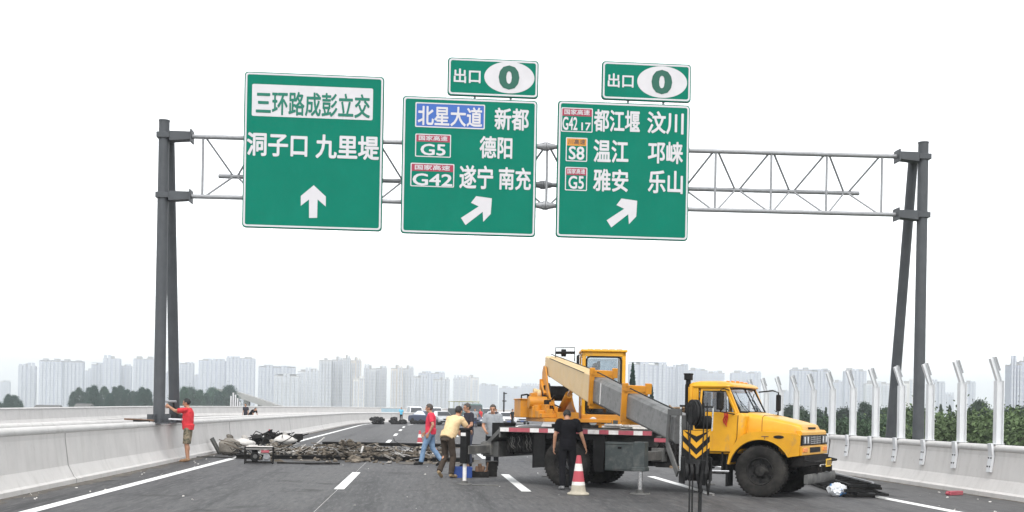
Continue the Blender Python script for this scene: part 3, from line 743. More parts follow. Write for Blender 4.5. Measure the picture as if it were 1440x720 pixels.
# bumper, plate, front underside
m = MB(); m.prism([(5.23, .30), (5.30, .28), (5.33, .34), (5.33, .44), (5.30, .49), (5.23, .47)], -1.12, 1.12); m.build('bumper', M['greym'], tr, bevel=.012)
m = MB(); 
for y in (-.42, .42): m.beam((4.9, y, .72), (5.25, y, .42), .08, .13); m.b2(5.2, 5.4, y-.05, y+.05, .50, .62)
m.b2(4.95, 5.2, -.95, .95, .63, .83); m.tube([(5.2, -1.0, .75), (5.36, -.9, .72), (5.38, .9, .72), (5.2, 1.0, .75)], .025); m.tube([(5.33, -.5, .48), (5.38, -.5, .72)], .02); m.tube([(5.33, .5, .48), (5.38, .5, .72)], .02)
m.build('bumper_bracket', M['grime'], tr)
m = MB(); m.b2(5.385, 5.395, -.02, .42, .60, .76); pl = m.build('number_plate', M['plate'], tr, bevel=.004)
m = MB()
for k in range(5): m.b2(5.396, 5.398, .04+k*.075, .08+k*.075, .63, .73)
m.build('plate_marks', M['feat'], pl)
for s_ in (-1, 1):
    Hd = sub('step', tr); m = MB(); m.b2(3.05, 3.6, s_*1.02, s_*.7, .42, .46); m.b2(3.08, 3.12, s_*.98, s_*.74, .42, .85); m.b2(3.54, 3.58, s_*.98, s_*.74, .42, .85); m.build('step_plate', M['grime'], Hd)
# roof lights, air intake behind the cab
for y in (-.75, -.35, .05, .4, .75):
    m = MB(); m.b2(3.50, 3.56, y*.8-.05, y*.8+.05, 2.262-.02*abs(y), 2.31-.02*abs(y)); m.build('roof_lamp', M['amberl'], tr, bevel=.012)
m = MB(); m.cyl((2.735, -.80, 1.2), (2.735, -.80, 2.22), .045); m.b2(2.68, 2.83, -.87, -.73, 2.30, 2.43); m.b2(2.67, 2.84, -.88, -.72, 2.41, 2.44); m.cyl((2.755, -.80, 2.2), (2.755, -.80, 2.31), .05)
m.build('air_intake', M['black'], tr, bevel=.015)

for o in set(tr.children)-_before: o.location.x -= FX
# --- deck and undergear
Dk = sub('deck', tr)
m = MB(); m.b2(-1.60, 1.98, -1.13, 1.13, 1.215, 1.25); m.b2(-1.60, 1.98, -1.14, -1.10, 1.14, 1.215); m.b2(-1.60, 1.98, 1.10, 1.14, 1.14, 1.215); m.b2(-1.62, -1.58, -1.13, 1.13, 1.02, 1.25)
m.b2(1.98, 2.55, -.9, .9, 1.10, 1.14)
m.b2(-1.5, 1.9, -.55, .55, .90, 1.21)
m.build('deck_plate', M['greym'], Dk, bevel=.006)
x = -1.58; k = 0; rw = MB()
seq = [.22, .52, .22, .22, .22, .22, .22, .28, .26, .22, .22, .34, .2, .2, .2]
for L_ in seq:
    if x+L_ > 1.98: L_ = 1.98-x
    if L_ < .03: break
    rw.b2(x, x+L_, -1.147, -1.141, 1.15, 1.238, k % 2); x += L_; k += 1
bmesh.ops.remove_doubles(rw.bm, verts=rw.bm.verts, dist=.001); rw.build('reflector_strip', [M['refw'], M['refr']], Dk)
m = MB(); m.b2(2.02, 2.16, -1.10, -1.09, 1.02, 1.10); m.b2(2.16, 2.30, -1.10, -1.09, 1.02, 1.10); m.build('side_marker', M['refr'], Dk)
for s_ in (-1, 1):
    m = MB(); m.b2(-.80, -.50, s_*1.09, s_*1.05, .40, 1.14); m.b2(-.80, -.76, s_*1.09, s_*.62, .38, 1.14); m.b2(-.50, .85, s_*1.06, s_*1.02, 1.02, 1.14)
    m.prism([(.62, 1.12), (.92, 1.12), (.88, .36), (.66, .36)], s_*1.08, s_*1.04); m.b2(.66, .70, s_*1.06, s_*.62, .36, 1.12)
    m.build('mud_guard', M['black'], tr, bevel=.006)
m = MB(); m.b2(.95, 1.62, -1.16, -.62, .40, 1.0); m.b2(.97, 1.60, -1.175, -1.155, .43, .97); tb = m.build('tool_box', M['boxg'], tr, bevel=.015)
m = MB(); m.b2(1.25, 1.33, -1.19, -1.17, .86, .90); m.b2(.95, 1.62, -1.178, -1.17, .945, .955); m.build('latch', M['black'], tb)
m = MB(); m.cyl((1.1, .9, .7), (2.3, .9, .7), .28, seg=20); m.b2(2.4, 2.9, .5, 1.0, .5, .95); m.build('fuel_tank', M['greym'], tr, smooth=40)
m = MB()
for z in (.55, .80): m.beam((2.0, -1.0, z), (3.1, -1.0, z), .05, .06)
for xx in (2.45, 2.95): m.beam((xx, -1.0, .55), (xx, -1.0, 1.1), .05, .06)
m.b2(2.0, 3.1, -.95, -.45, .50, .54); m.b2(2.2, 2.9, -.9, -.5, .56, .78)
m.build('battery_frame', M['grime'], tr)
m = MB(); m.beam((2.35, -1.03, .52), (3.05, -1.03, .50), .06, .05); m.build('side_plank', M['wood'], tr)
# outriggers at the four corners (jack feet at y = +-2)
def outrigger(x, s_, jx=0):
    o = sub('outrigger', tr)
    m = MB(); m.b2(x-.13, x+.13, s_*.5, s_*1.12, .62, .90); m.b2(x-.10, x+.10, s_*1.0, s_*2.02, .66, .84); m.build('outrigger_beam', M['greym'], o, bevel=.008)
    return o
o = outrigger(-1.95, -1)
m = MB(); m.b2(-2.03, -1.87, -2.09, -1.93, .46, 1.20); m.b2(-2.05, -1.85, -2.11, -1.91, 1.17, 1.22); m.build('jack_housing', M['black'], o, bevel=.01)
m = MB(); m.b2(-2.01, -1.89, -2.10, -2.091, 1.05, 1.12); m.build('jack_reflector', M['refw'], o)
m = MB(); m.cyl((-1.95, -2.01, .06), (-1.95, -2.01, .6), .042, seg=14); m.build('jack_rod', M['refw'], o, smooth=40)
m = MB(); m.cyl((-1.95, -2.01, .005), (-1.95, -2.01, .035), .19, .17, 16); m.cyl((-1.95, -2.01, .03), (-1.95, -2.01, .09), .07); m.build('foot_plate', M['greym'], o)
o = outrigger(2.1, -1)
m = MB(); m.b2(1.98, 2.22, -2.12, -1.90, .50, 1.04); m.b2(1.96, 2.24, -2.14, -1.88, .46, .54); m.build('jack_housing', M['boxg'], o, bevel=.012)
m = MB(); m.cyl((2.1, -2.01, .06), (2.1, -2.01, .5), .045, seg=14); m.build('jack_rod', M['chrome'], o, smooth=40)
m = MB(); m.cyl((2.1, -2.01, .005), (2.1, -2.01, .03), .21, .19, 16); m.cyl((2.1, -2.01, .03), (2.1, -2.01, .1), .075); m.build('foot_plate', M['greym'], o)
for x in (-1.95, 2.1):
    o = outrigger(x, 1)
    m = MB(); m.b2(x-.11, x+.11, 1.90, 2.12, .46, 1.10); m.build('jack_housing', M['black'], o, bevel=.01)
    m = MB(); m.cyl((x, 2.01, .06), (x, 2.01, .6), .045, seg=12); m.build('jack_rod', M['chrome'], o, smooth=40)
    m = MB(); m.cyl((x, 2.01, .005), (x, 2.01, .035), .2, .18, 14); m.build('foot_plate', M['greym'], o)
# rear: cross box, sloping plate, open control cabinet, hoses
m = MB(); m.b2(-2.1, -1.7, -1.0, 1.0, .58, .92); m.prism([(-1.62, 1.22), (-1.50, 1.22), (-1.86, .88), (-1.98, .88)], -1.12, .6); m.b2(-2.2, -2.1, -.95, .9, .7, .8); m.build('rear_crossmember', M['greym'], tr, bevel=.01)
Q = sub('control_cabinet', tr)
m = MB(); m.b2(-2.20, -1.86, -.42, -.38, .78, 1.32); m.b2(-2.20, -1.86, .02, .06, .78, 1.32); m.b2(-2.20, -1.86, -.42, .06, 1.29, 1.33); m.b2(-2.20, -1.86, -.38, .02, 1.10, 1.13); m.b2(-2.20, -1.86, -.42, .06, .76, .80); m.b2(-1.90, -1.86, -.4, .04, .78, 1.3)
m.build('cabinet_box', M['black'], Q, bevel=.005)
m = MB()
for k in range(5): m.cyl((-2.1, -.34+.075*k, .8), (-2.1, -.34+.075*k, 1.02), .014)
for k in range(5): m.ell((-2.1, -.34+.075*k, 1.04), (.024, .024, .024), None, 1)
m.build('control_lever', M['greym'], Q)
rr_ = random.Random(11); m = MB()
for k in range(26):
    x = -1.5+.75*rr_.random(); z = 1.12; y = -1.02+.14*rr_.random(); pts = [(x, y, z)]
    for q in range(4): x += rr_.uniform(-.05, .09); z -= rr_.uniform(.06, .13); pts.append((x, y+rr_.uniform(-.03, .03), z))
    m.tube(pts, .016, 5)
m.build('hydraulic_hose', M['black'], tr, smooth=60)
m = MB()
for k in range(9):
    x = -1.45+.6*rr_.random(); z = 1.08-.1*rr_.random(); m.tube([(x, -1.05, z), (x+.04, -1.07, z-.08), (x-.01, -1.06, z-.16), (x+.05, -1.06, z-.24)], .005, 5)
m.build('pale_hose', M['greym'], tr, smooth=60)
m = MB()
for k in range(9): m.b2(-1.46+.075*k, -1.42+.075*k, -1.0, -.95, .72, .98)
m.b2(-1.5, -.82, -.95, -.55, .70, 1.0); m.build('radiator', M['grime'], tr)
m = MB()
for k in range(14):
    x = 2.05+rr_.random()*.6; m.tube([(x, -.9, 1.15), (x+rr_.uniform(-.1, .1), -1.0, 1.0), (x+rr_.uniform(-.15, .15), -1.02, .88)], .014, 5)
m.b2(2.1, 2.6, -.8, .8, 1.14, 1.22); m.build('hose_bundle', M['grime'], tr, smooth=60)

# --- superstructure, slewed so that the boom points towards the camera (frame: f forward along boom, l left, z up)
BA, BB = Vector((3.0, 25.9, 2.60)), atY(960, 604, 17.5)
fv = Vector((BB.x-BA.x, BB.y-BA.y, 0)).normalized(); lv = Vector((-fv.y, fv.x, 0)); lv = lv if lv.x > 0 else -lv
CS = Vector((3.5, 25.2, 0))
SM = TI @ Matrix(((fv.x, lv.x, 0, CS.x), (fv.y, lv.y, 0, CS.y), (0, 0, 1, 0), (0, 0, 0, 1)))
def S(m, name, mt, parent=tr, **k): return m.build(name, mt, parent, M=SM, **k)
m = MB(); m.cyl((0, 0, 1.25), (0, 0, 1.33), .62, seg=32); m.cyl((0, 0, 1.33), (0, 0, 1.38), .55, seg=32); S(m, 'turntable', M['grime'], smooth=40)
T_ = sub('superstructure', tr)
m = MB(); m.b2(-1.25, .62, -.95, .85, 1.38, 1.46)
side = [(-1.05, 1.46), (-1.02, 2.50), (-.90, 2.66), (-.72, 2.62), (-.50, 2.2), (-.1, 1.75), (.35, 1.46)]
for l in (-.62, -.12): m.prism(side, l-.02, l+.02)
m.b2(.2, .6, -.66, -.18, 1.46, 1.60)
S(m, 'turret_frame', M['amber'], T_, bevel=.01)
m = MB(); m.b2(-1.32, -.62, -1.22, -.68, 1.46, 1.86); m.b2(-1.34, -.60, -1.24, -.66, 1.86, 1.89); S(m, 'oil_tank', M['amber'], T_, bevel=.02)
m = MB(); m.tube([(-1.1, -1.1, 1.89), (-1.1, -1.1, 1.97), (-.95, -1.0, 1.99), (-.8, -.9, 1.93)], .02); m.cyl((-.95, -.95, 1.89), (-.95, -.95, 1.98), .05); m.cyl((-.75, -.85, 1.89), (-.75, -.85, 1.96), .035); S(m, 'tank_fitting', M['black'], T_, smooth=50)
m = MB(); m.b2(-.55, -.15, -1.05, -.70, 1.46, 1.72); m.cyl((-.35, -1.10, 1.80), (-.35, -.68, 1.80), .14, seg=18); m.b2(-.62, -.42, -1.02, -.78, 1.7, 2.02); m.cyl((-.2, -.92, 1.46), (-.2, -.92, 1.75), .1, seg=14); m.b2(-.1, .25, -1.0, -.72, 1.46, 1.62); S(m, 'winch', M['amber'], T_, bevel=.012)
m = MB(); m.cyl((-.62, -.60, 2.02), (-.62, -.14, 2.02), .17, seg=18); m.cyl((-.62, -.60, 2.02), (-.62, -.57, 2.02), .24, seg=20); m.cyl((-.62, -.17, 2.02), (-.62, -.14, 2.02), .24, seg=20); S(m, 'winch_drum', M['rope'], T_, smooth=40)
m = MB(); m.cyl((-.50, -.88, 2.0), (-.50, -.80, 2.0), .10, seg=16); m.cyl((-.52, -.95, 2.05), (-.52, -.88, 2.05), .07, seg=12); S(m, 'hydraulic_motor', M['cream'], T_, smooth=40)
m = MB()
for k in range(12): 
    x = rr_.uniform(-.5, .3); m.tube([(x, -.75, 1.5), (x+rr_.uniform(-.1, .1), -.8, 1.62), (x+rr_.uniform(-.2, .2), -.7, 1.8), (x+rr_.uniform(-.2, .2), -.55, 1.7)], .016, 5)
S(m, 'hydraulic_hose', M['black'], T_, smooth=60)
m = MB(); rr_ = random.Random(17)
for k in range(10): m.box((rr_.uniform(-.55, .45), rr_.uniform(-.98, -.64), rr_.uniform(1.5, 1.8)), (rr_.uniform(.08, .22), rr_.uniform(.06, .16), rr_.uniform(.08, .22)), Matrix.Rotation(rr_.uniform(-.4, .4), 3, 'Z'))
m.b2(-.58, .48, -.98, -.64, 1.47, 1.56); m.b2(-.4, .3, -.86, -.76, 1.5, 1.76); S(m, 'valve_block', M['amber'], T_, bevel=.008)
m = MB()
for k in range(9): m.cyl((rr_.uniform(-.5, .4), -.66, rr_.uniform(1.55, 2.0)), (rr_.uniform(-.5, .4), -.70, rr_.uniform(1.5, 1.8)), rr_.uniform(.012, .03), seg=8)
m.b2(-.1, .16, -.80, -.66, 1.72, 1.86); m.b2(-.9, -.66, -.66, -.63, 1.5, 2.2); S(m, 'pipework', M['grime'], T_, smooth=50)
m = MB(); m.beam((-.98, -.66, 1.46), (-.98, -.66, 2.35), .08, .08); m.beam((-.98, -.66, 2.3), (-.6, -.66, 2.0), .06, .06); m.beam((.42, -.66, 1.46), (.1, -.66, 1.9), .07, .05); S(m, 'turret_strut', M['amber'], T_, bevel=.008)
LC = sub('lift_cylinder', tr)
m = MB(); m.cyl((-.35, -.37, 1.58), (.45, -.37, 1.98), .085, seg=16); S(m, 'cylinder_barrel', M['amber'], LC, smooth=40)
m = MB(); m.cyl((.4, -.37, 1.955), (.95, -.37, 2.2), .05, seg=14); S(m, 'cylinder_rod', M['chrome'], LC, smooth=40)
# operator cab
OC = sub('operator_cab', tr)
SM0 = SM; SM = SM @ Matrix.Translation((0, .50, 0)) @ Matrix.Rotation(R_(-12), 4, 'Z') @ Matrix.Translation((0, -.32, 0))
f0, f1, l0, l1, z0, z1 = -.50, .55, -.16, .80, 1.40, 2.93
m = MB()
for l in (l0+.045, l1-.045):
    m.beam((f1-.045, l, z0), (f1-.045, l, z1), .09, .09); m.beam((f0+.045, l, z0), (f0+.045, l, z1), .09, .09); m.beam((f0, l, z1-.045), (f1, l, z1-.045), .088, .09); m.beam((f0, l, z0+.05), (f1, l, z0+.05), .088, .1)
m.b2(f1-.09, f1, l0, l1, z1-.10, z1); 
m.b2(f0-.03, f1+.05, l0-.03, l1+.03, z1, z1+.055)
m.b2(f0, f0+.04, l0, l1, z0, 2.0)
S(m, 'cab_frame', M['yellow'], OC, bevel=.02)
m = MB(); m.b2(f1-.06, f1+.03, l0, l1, 1.27, 1.56); m.b2(f1-.3, f1-.06, l0, l1, 1.27, 1.40); m.b2(f0, f1, l1-.05, l1, 1.3, 1.8); m.b2(f0, f1, l0, l0+.04, 1.3, 1.75); S(m, 'front_panel', M['amber'], OC, bevel=.015)
m = MB(); wl0, wl1, wz0, wz1 = l0+.10, l1-.10, 1.585, 2.825
m.quad((f1-.02, wl0, wz0), (f1-.02, wl1, wz0), (f1-.02, wl1, wz1), (f1-.02, wl0, wz1)); S(m, 'front_window', M['ocg'], OC)
m = MB(); P = [(f1-.005, wl0+.03*(a), b) for a, b in ()]
c = .07; P = [(f1, wl0+c, wz0), (f1, wl1-c, wz0), (f1, wl1-.02, wz0+.02), (f1, wl1, wz0+c), (f1, wl1, wz1-c), (f1, wl1-.02, wz1-.02), (f1, wl1-c, wz1), (f1, wl0+c, wz1), (f1, wl0+.02, wz1-.02), (f1, wl0, wz1-c), (f1, wl0, wz0+c), (f1, wl0+.02, wz0+.02), (f1, wl0+c, wz0)]
m.tube(P, .02); S(m, 'window_rubber', M['black'], OC, smooth=60)
m = MB(); m.quad((f0+.1, l0+.02, 1.75), (f1-.1, l0+.02, 1.75), (f1-.1, l0+.02, 2.83), (f0+.1, l0+.02, 2.83)); m.quad((f0+.1, l1-.02, 1.8), (f1-.1, l1-.02, 1.8), (f1-.1, l1-.02, 2.83), (f0+.1, l1-.02, 2.83)); S(m, 'side_window', M['ocg'], OC)
m = MB(); m.quad((f0+.02, l0+.1, 2.0), (f0+.02, l1-.1, 2.0), (f0+.02, l1-.1, 2.83), (f0+.02, l0+.1, 2.83)); S(m, 'rear_window', M['ocg'], OC)
m = MB(); m.b2(-.35, .05, .1, .6, 1.5, 1.85); m.b2(-.42, -.3, .12, .58, 1.8, 2.3); S(m, 'operator_seat', M['black'], OC, bevel=.04)
m = MB()
m.cyl((.35, .12, 2.45), (.35, .20, 2.62), .02); m.ell((.36, .16, 2.62), (.05, .09, .09)); m.cyl((.36, .22, 2.55), (.36, .22, 2.75), .03); S(m, 'cab_fan', M['black'], OC, smooth=50)
m = MB(); m.cyl((f1+.03, .10, 1.41), (f1+.075, .10, 1.41), .085, .095, 18); S(m, 'work_lamp', M['lens'], OC, bevel=.01)
m = MB()
for k in range(3): m.b2(f1+.03, f1+.045, .28+.13*k, .385+.13*k, 1.36, 1.44)
S(m, 'vent_grille', M['boxg'], OC, bevel=.006)
m = MB()
for k in range(5): m.b2(f1-.1, f1+.0, l0+.12+.16*k, l0+.24+.16*k, z1+.055, z1+.10)
S(m, 'roof_lamp', M['lens'], OC, bevel=.015)
m = MB(); m.b2(f1-.06, f1-.02, l0-.12, l0-.06, 2.55, 2.85); m.tube([(f1-.04, l0, 2.86), (f1-.04, l0-.09, 2.86), (f1-.04, l0-.09, 2.8)], .01); S(m, 'cab_mirror', M['black'], OC)
SM = SM0
# boom: base section in faded yellow, two grey telescopic sections
def bsec(t0, t1, w0, h0, w1, h1, name, mt, parent, ch=.18, off0=0, off1=0):
    L = BB-BA; n = lv; d = L.normalized(); u = n.cross(d); u = u if u.z > 0 else -u
    rings = []
    for t, w, h, of in ((t0, w0, h0, off0), (t1, w1, h1, off1)):
        p = BA+L*t+u*of; k = ch*min(w, h)
        P = []
        for a, b in ((w/2-k, h/2), (w/2, h/2-k), (w/2, -h/2+k), (w/2-k, -h/2), (-w/2+k, -h/2), (-w/2, -h/2+k), (-w/2, h/2-k), (-w/2+k, h/2)):
            P.append(p+n*a+u*b)
        rings.append(P)
    m = MB(); m.loft(rings); return m.build(name, mt, parent, M=TI, bevel=.008)
def bp(t, a, b):
    L = BB-BA; d = L.normalized(); u = lv.cross(d); u = u if u.z > 0 else -u
    return BA+L*t+lv*a+u*b
BO = sub('boom', tr)
bsec(-.03, .445, .34, .42, .37, .60, 'base_section', M['cream'], BO, .08, .04, 0)
bsec(.38, .70, .33, .52, .33, .52, 'middle_section', M['boomg'], BO)
bsec(.64, 1.0, .28, .46, .28, .46, 'tip_section', M['boomg'], BO, .16)
def collar(t, w, h, th, L_, mt, horns, tilt=0):
    m = MB(); d = (BB-BA).normalized(); u = lv.cross(d); u = u if u.z > 0 else -u
    k = L_/(BB-BA).length
    def bar(a0, b0, a1, b1, wd): m.beam(bp(t, a0, b0), bp(t, a1, b1), L_, wd, d)
    bar(-w/2, -h/2, -w/2, h/2, th); bar(w/2, -h/2, w/2, h/2, th); bar(-w/2-th/2, h/2, w/2+th/2, h/2, th); bar(-w/2-th/2, -h/2, w/2+th/2, -h/2, th)
    if horns:
        bar(-w/2, h/2, -w/2, h/2+.13, .06); bar(w/2+.06, h/2-.06, w/2+.06, h/2+.13, .08); bar(-w/2, h/2+.04, w/2+.08, h/2+.03, .06)
    return m.build('boom_collar', mt, BO, M=TI, bevel=.008)
collar(.455, .40, .62, .05, .10, M['amber'], True)
collar(.705, .37, .56, .05, .11, M['amber'], True)
m = MB(); m.beam(bp(.38, -.19, .27), bp(.02, -.17, .24), .012, .012); m.tube([bp(.455, -.1, .36), bp(.705, -.1, .32), bp(1.0, -.08, .28)], .012, 5); m.tube([bp(-.02, -.05, .3), bp(.455, -.05, .36)], .010, 5); m.build('hoist_rope', M['rope'], BO, M=TI)
m = MB(); m.beam(bp(.52, -.167, -.2), bp(.52, -.167, .2), .012, .03, (1, 0, 0)); m.build('chalk_mark', M['refw'], BO, M=TI)
# rope guide frame above the boom foot
m = MB()
q0, q1 = atY(781, 508, 25.8), atY(808, 508, 25.6)
zt2 = atY(781, 489, 25.8).z; zm = atY(781, 496, 25.8).z
m.tube([q0, (q0.x, q0.y, zt2), (q1.x, q1.y, zt2), (q1.x, q1.y, q1.z)], .012, 5); m.tube([(q0.x, q0.y, zm), (q1.x, q1.y, zm)], .032, 8); m.cyl(((q0.x*.55+q1.x*.45)-.05, q0.y, zm), ((q0.x*.55+q1.x*.45)+.05, q0.y, zm), .085, seg=14)
m.build('rope_guide', M['black'], BO, M=TI, smooth=50)
pb_ = atY(776, 526, 25.9); m = MB(); m.box(pb_, (.14, .12, .14)); m.beam(pb_, BA, .03, .03); m.build('limit_box', M['black'], BO, M=TI, bevel=.01)
# boom head, sheaves and hook block hanging from it
BH = sub('boom_head', tr); HY = BB.y-.35
m = MB()
for a in (-.19, .19): m.beam(bp(.985, a, -.30), bp(.985, a, .30), .10, .03, lv); m.beam(bp(.985, a, .25), bp(1.045, a, .33), .10, .03, lv); m.beam(bp(.985, a, -.26), bp(1.05, a, -.62), .13, .03, lv)
m.build('head_plate', M['greym'], BH, M=TI, bevel=.008)
hx = atY(979, 600, (HY))                      # plumb line of the ropes
m = MB()
for k in range(2):
    c = atY(974, 580, (HY))+Vector((.05*k, 0, 0)); ax = Vector((.97, .24, 0)); m.cyl(c-ax*.014, c+ax*.014, .20, seg=26); m.cyl(c-ax*.024, c+ax*.024, .165, seg=26)
m.beam((hx.x-.26, hx.y, atY(979, 571, (HY)).z), (hx.x+.26, hx.y, atY(979, 572, (HY)).z), .03, .03)
m.build('sheave', M['rope'], BH, M=TI, smooth=40)
m = MB(); m.tube([atY(958, 571, (HY+.05)), atY(1003, 572.5, (HY))], .012); m.tube([atY(958, 571, (HY+.05)), atY(956, 662, (HY+.05))], .018); m.tube([atY(1003, 572, (HY)), atY(1001, 606, (HY))], .012); m.tube([atY(958, 661, (HY)), atY(1025, 663, (HY))], .016); m.build('guard_rod', M['chrome'], BH, M=TI)
m = MB(); c = atY(989, 594, (HY+.1)); m.cyl(c-Vector((.12, 0, 0)), c+Vector((.11, 0, 0)), .105, seg=20); m.build('cable_reel', M['black'], BH, M=TI, smooth=40)
# hazard plate
HZ = sub('hook_block', tr)
px0, px1, py0, py1 = 960, 998.5, 605, 645
c0, c1 = atY(px0, py1, (HY-.05)), atY(px1, py0, (HY-.05)); w, h = c1.x-c0.x, c1.z-c0.z
poly = [(0, .16*h), (.16*w, 0), (.84*w, 0), (w, .16*h), (w, h), (0, h)]
m = MB(); m.prism([(c0.x+x, c0.z+z) for x, z in poly], c0.y, c0.y+.05); hzp = m.build('hazard_plate', M['black'], HZ, M=TI)
m = MB(); yv = c0.y-.004
for k in (0, 1, 2):
    zc = c0.z+h*(.06+.42*k-.12)
    for sgn in (-1, 1):
        xm = c0.x+w/2; q = [(xm, zc), (xm+sgn*w/2, zc+h*.46), (xm+sgn*w/2, zc+h*.46+h*.2), (xm, zc+h*.2)]
        q = [(x, min(max(z, c0.z+.004+ (max(0, .16*h-(min(x-c0.x, c0.x+w-x))*1.0))), c0.z+h-.004)) for x, z in q]
        m._add([(x, yv, z) for x, z in q], [(0, 1, 2, 3)])
m.build('chevron', M['yellow'], hzp, M=TI)
m = MB(); zb = atY(979, 647, (HY-.05)).z; zc = atY(979, 680, (HY-.05)).z
for k in range(5):
    x = c0.x+w*(.12+.19*k); m.cyl((x-.022, hx.y, (zb+zc)/2), (x+.022, hx.y, (zb+zc)/2), (zb-zc)*.40, seg=22)
m.b2(c0.x+w*.02, c0.x+w*1.0, hx.y-.05, hx.y+.05, zb-.06, zb+.05)
m.build('block_sheave', M['rope'], HZ, M=TI, smooth=40)
m = MB(); m.b2(c0.x-.01, c0.x+.02, hx.y-.16, hx.y+.16, zc, zb+.05); m.build('block_cheek', M['black'], HZ, M=TI, bevel=.01)
m = MB(); m.b2(c0.x+w*.98, c0.x+w*1.04, hx.y-.16, hx.y+.16, zc+.05, zb+.05); m.b2(c0.x+w*.62, c0.x+w*.80, hx.y-.17, hx.y-.12, zc-.02, zb); m.build('block_cheek', M['black'], HZ, M=TI, bevel=.01)
m = MB(); rr_ = random.Random(4)
for k in range(7):
    x = c0.x+w*(.04+.92*rr_.random()); y = hx.y+rr_.uniform(-.12, .1); m.tube([(x, y, atY(979, 566, (HY)).z), (x+rr_.uniform(-.02, .02), y, c0.z+h*.9), (x+rr_.uniform(-.03, .03), y, zb)], .010, 5)
for k in range(7):
    x = c0.x+w*(.1+.8*rr_.random()); m.tube([(x, hx.y-.2, zb), (x-.03, hx.y-.22, zb-.2), (x+.02, hx.y-.2, zc-.08-.1*rr_.random()), (x+.06, hx.y-.2, zb-.15)], .011, 5)
for px, r in ((970, .013), (974, .013), (985, .028)): 
    t0, t1 = atY(px, 668, (HY-.1)), atY(px, 668, (HY-.1)); m.tube([t0, (t1.x, t1.y, .02)], r, 6)
m.build('hanging_rope', M['rope'], HZ, M=TI, smooth=50)
m = MB(); p = atY(985, 690, (HY-.1)); m.ell((p.x, p.y, p.z), (.04, .04, .06)); m.build('rope_ball', M['rope'], HZ, M=TI)
# odds and ends lying on the deck
for nm, lab, mt, pts, rad in (('rope_coil', 'coil of brown rope and scrap lying on the truck deck behind the yellow cab', 'wood', [(2.15, .2, 1.25)], .22),):
    t = thing(nm, lab, 'rope', TO+Matrix.Rotation(TA, 3, 'Z') @ Vector((2.25, .25, 1.24)), TA)
    m = MB(); m.b2(-.3, .3, -.5, .5, -.02, .3); m.build('crate', M['wood'], t)
    m = MB(); rr_ = random.Random(8); 
    for k in range(40):
        a = rr_.random()*6.28; r = .18+.2*rr_.random(); z = .3+.2*rr_.random()
        m.tube([(r*math.cos(a+q*.7), 1.5*r*math.sin(a+q*.7), z+rr_.uniform(-.03, .05)) for q in range(5)], .018, 5)
    m.build('loose_rope', M['wood'], t, smooth=60)
t = thing('rag_heap', 'dirty white rags and boards on the truck deck edge under the boom', 'rags', TO+Matrix.Rotation(TA, 3, 'Z') @ Vector((1.35, -.85, 1.252)), TA)
m = MB(); rr_ = random.Random(21)
for k in range(14): m.box((rr_.uniform(-.5, .5), rr_.uniform(-.2, .2), rr_.uniform(.02, .09)), (rr_.uniform(.15, .5), rr_.uniform(.08, .2), rr_.uniform(.02, .06)), Matrix.Rotation(rr_.uniform(-.5, .5), 3, 'Z') @ Matrix.Rotation(rr_.uniform(-.2, .2), 3, 'X'))
m.build('rag', M['cloth_w'], t, bevel=.012)
# ------------------------------------------------------------------ people
V = Vector
STAND = dict(pel=(0, 0, .93), che=(0, .005, 1.28), nek=(0, -.005, 1.475), hed=(0, .03, 1.615),
 shL=(-.185, 0, 1.415), elL=(-.25, -.03, 1.13), wrL=(-.26, .05, .89), shR=(.185, 0, 1.415), elR=(.25, -.03, 1.13), wrR=(.26, .05, .89),
 hiL=(-.092, 0, .90), knL=(-.10, .03, .49), anL=(-.105, -.02, .085), toL=(-.125, .15, .03),
 hiR=(.092, 0, .90), knR=(.10, .03, .49), anR=(.105, -.02, .085), toR=(.125, .15, .03), face=(0, 1, 0), hup=(0, 0, 1))
def remesh(m, name, mats, parent, vox, smooth_it=2, post=None):
    bmesh.ops.recalc_face_normals(m.bm, faces=m.bm.faces)
    me = bpy.data.meshes.new(name); m.bm.to_mesh(me); m.bm.free()
    o = bpy.data.objects.new(name, me); COL.objects.link(o)
    r = o.modifiers.new('r', 'REMESH'); r.mode = 'VOXEL'; r.voxel_size = vox
    s = o.modifiers.new('s', 'SMOOTH'); s.iterations = smooth_it; s.factor = .5
    bpy.context.view_layer.update()
    me2 = bpy.data.meshes.new_from_object(o.evaluated_get(bpy.context.evaluated_depsgraph_get()))
    bpy.data.objects.remove(o); bpy.data.meshes.remove(me)
    me2.name = name; me2.materials.clear()
    for k in mats: me2.materials.append(k)
    me2.polygons.foreach_set('use_smooth', [True]*len(me2.polygons))
    if post: post(me2)
    q = bpy.data.objects.new(name, me2); COL.objects.link(q); q.parent = parent; return q
def ring_(c, x, f, w, d, n=16):
    return [c+x*(w*math.cos(2*math.pi*k/n))+f*(d*math.sin(2*math.pi*k/n)) for k in range(n)]
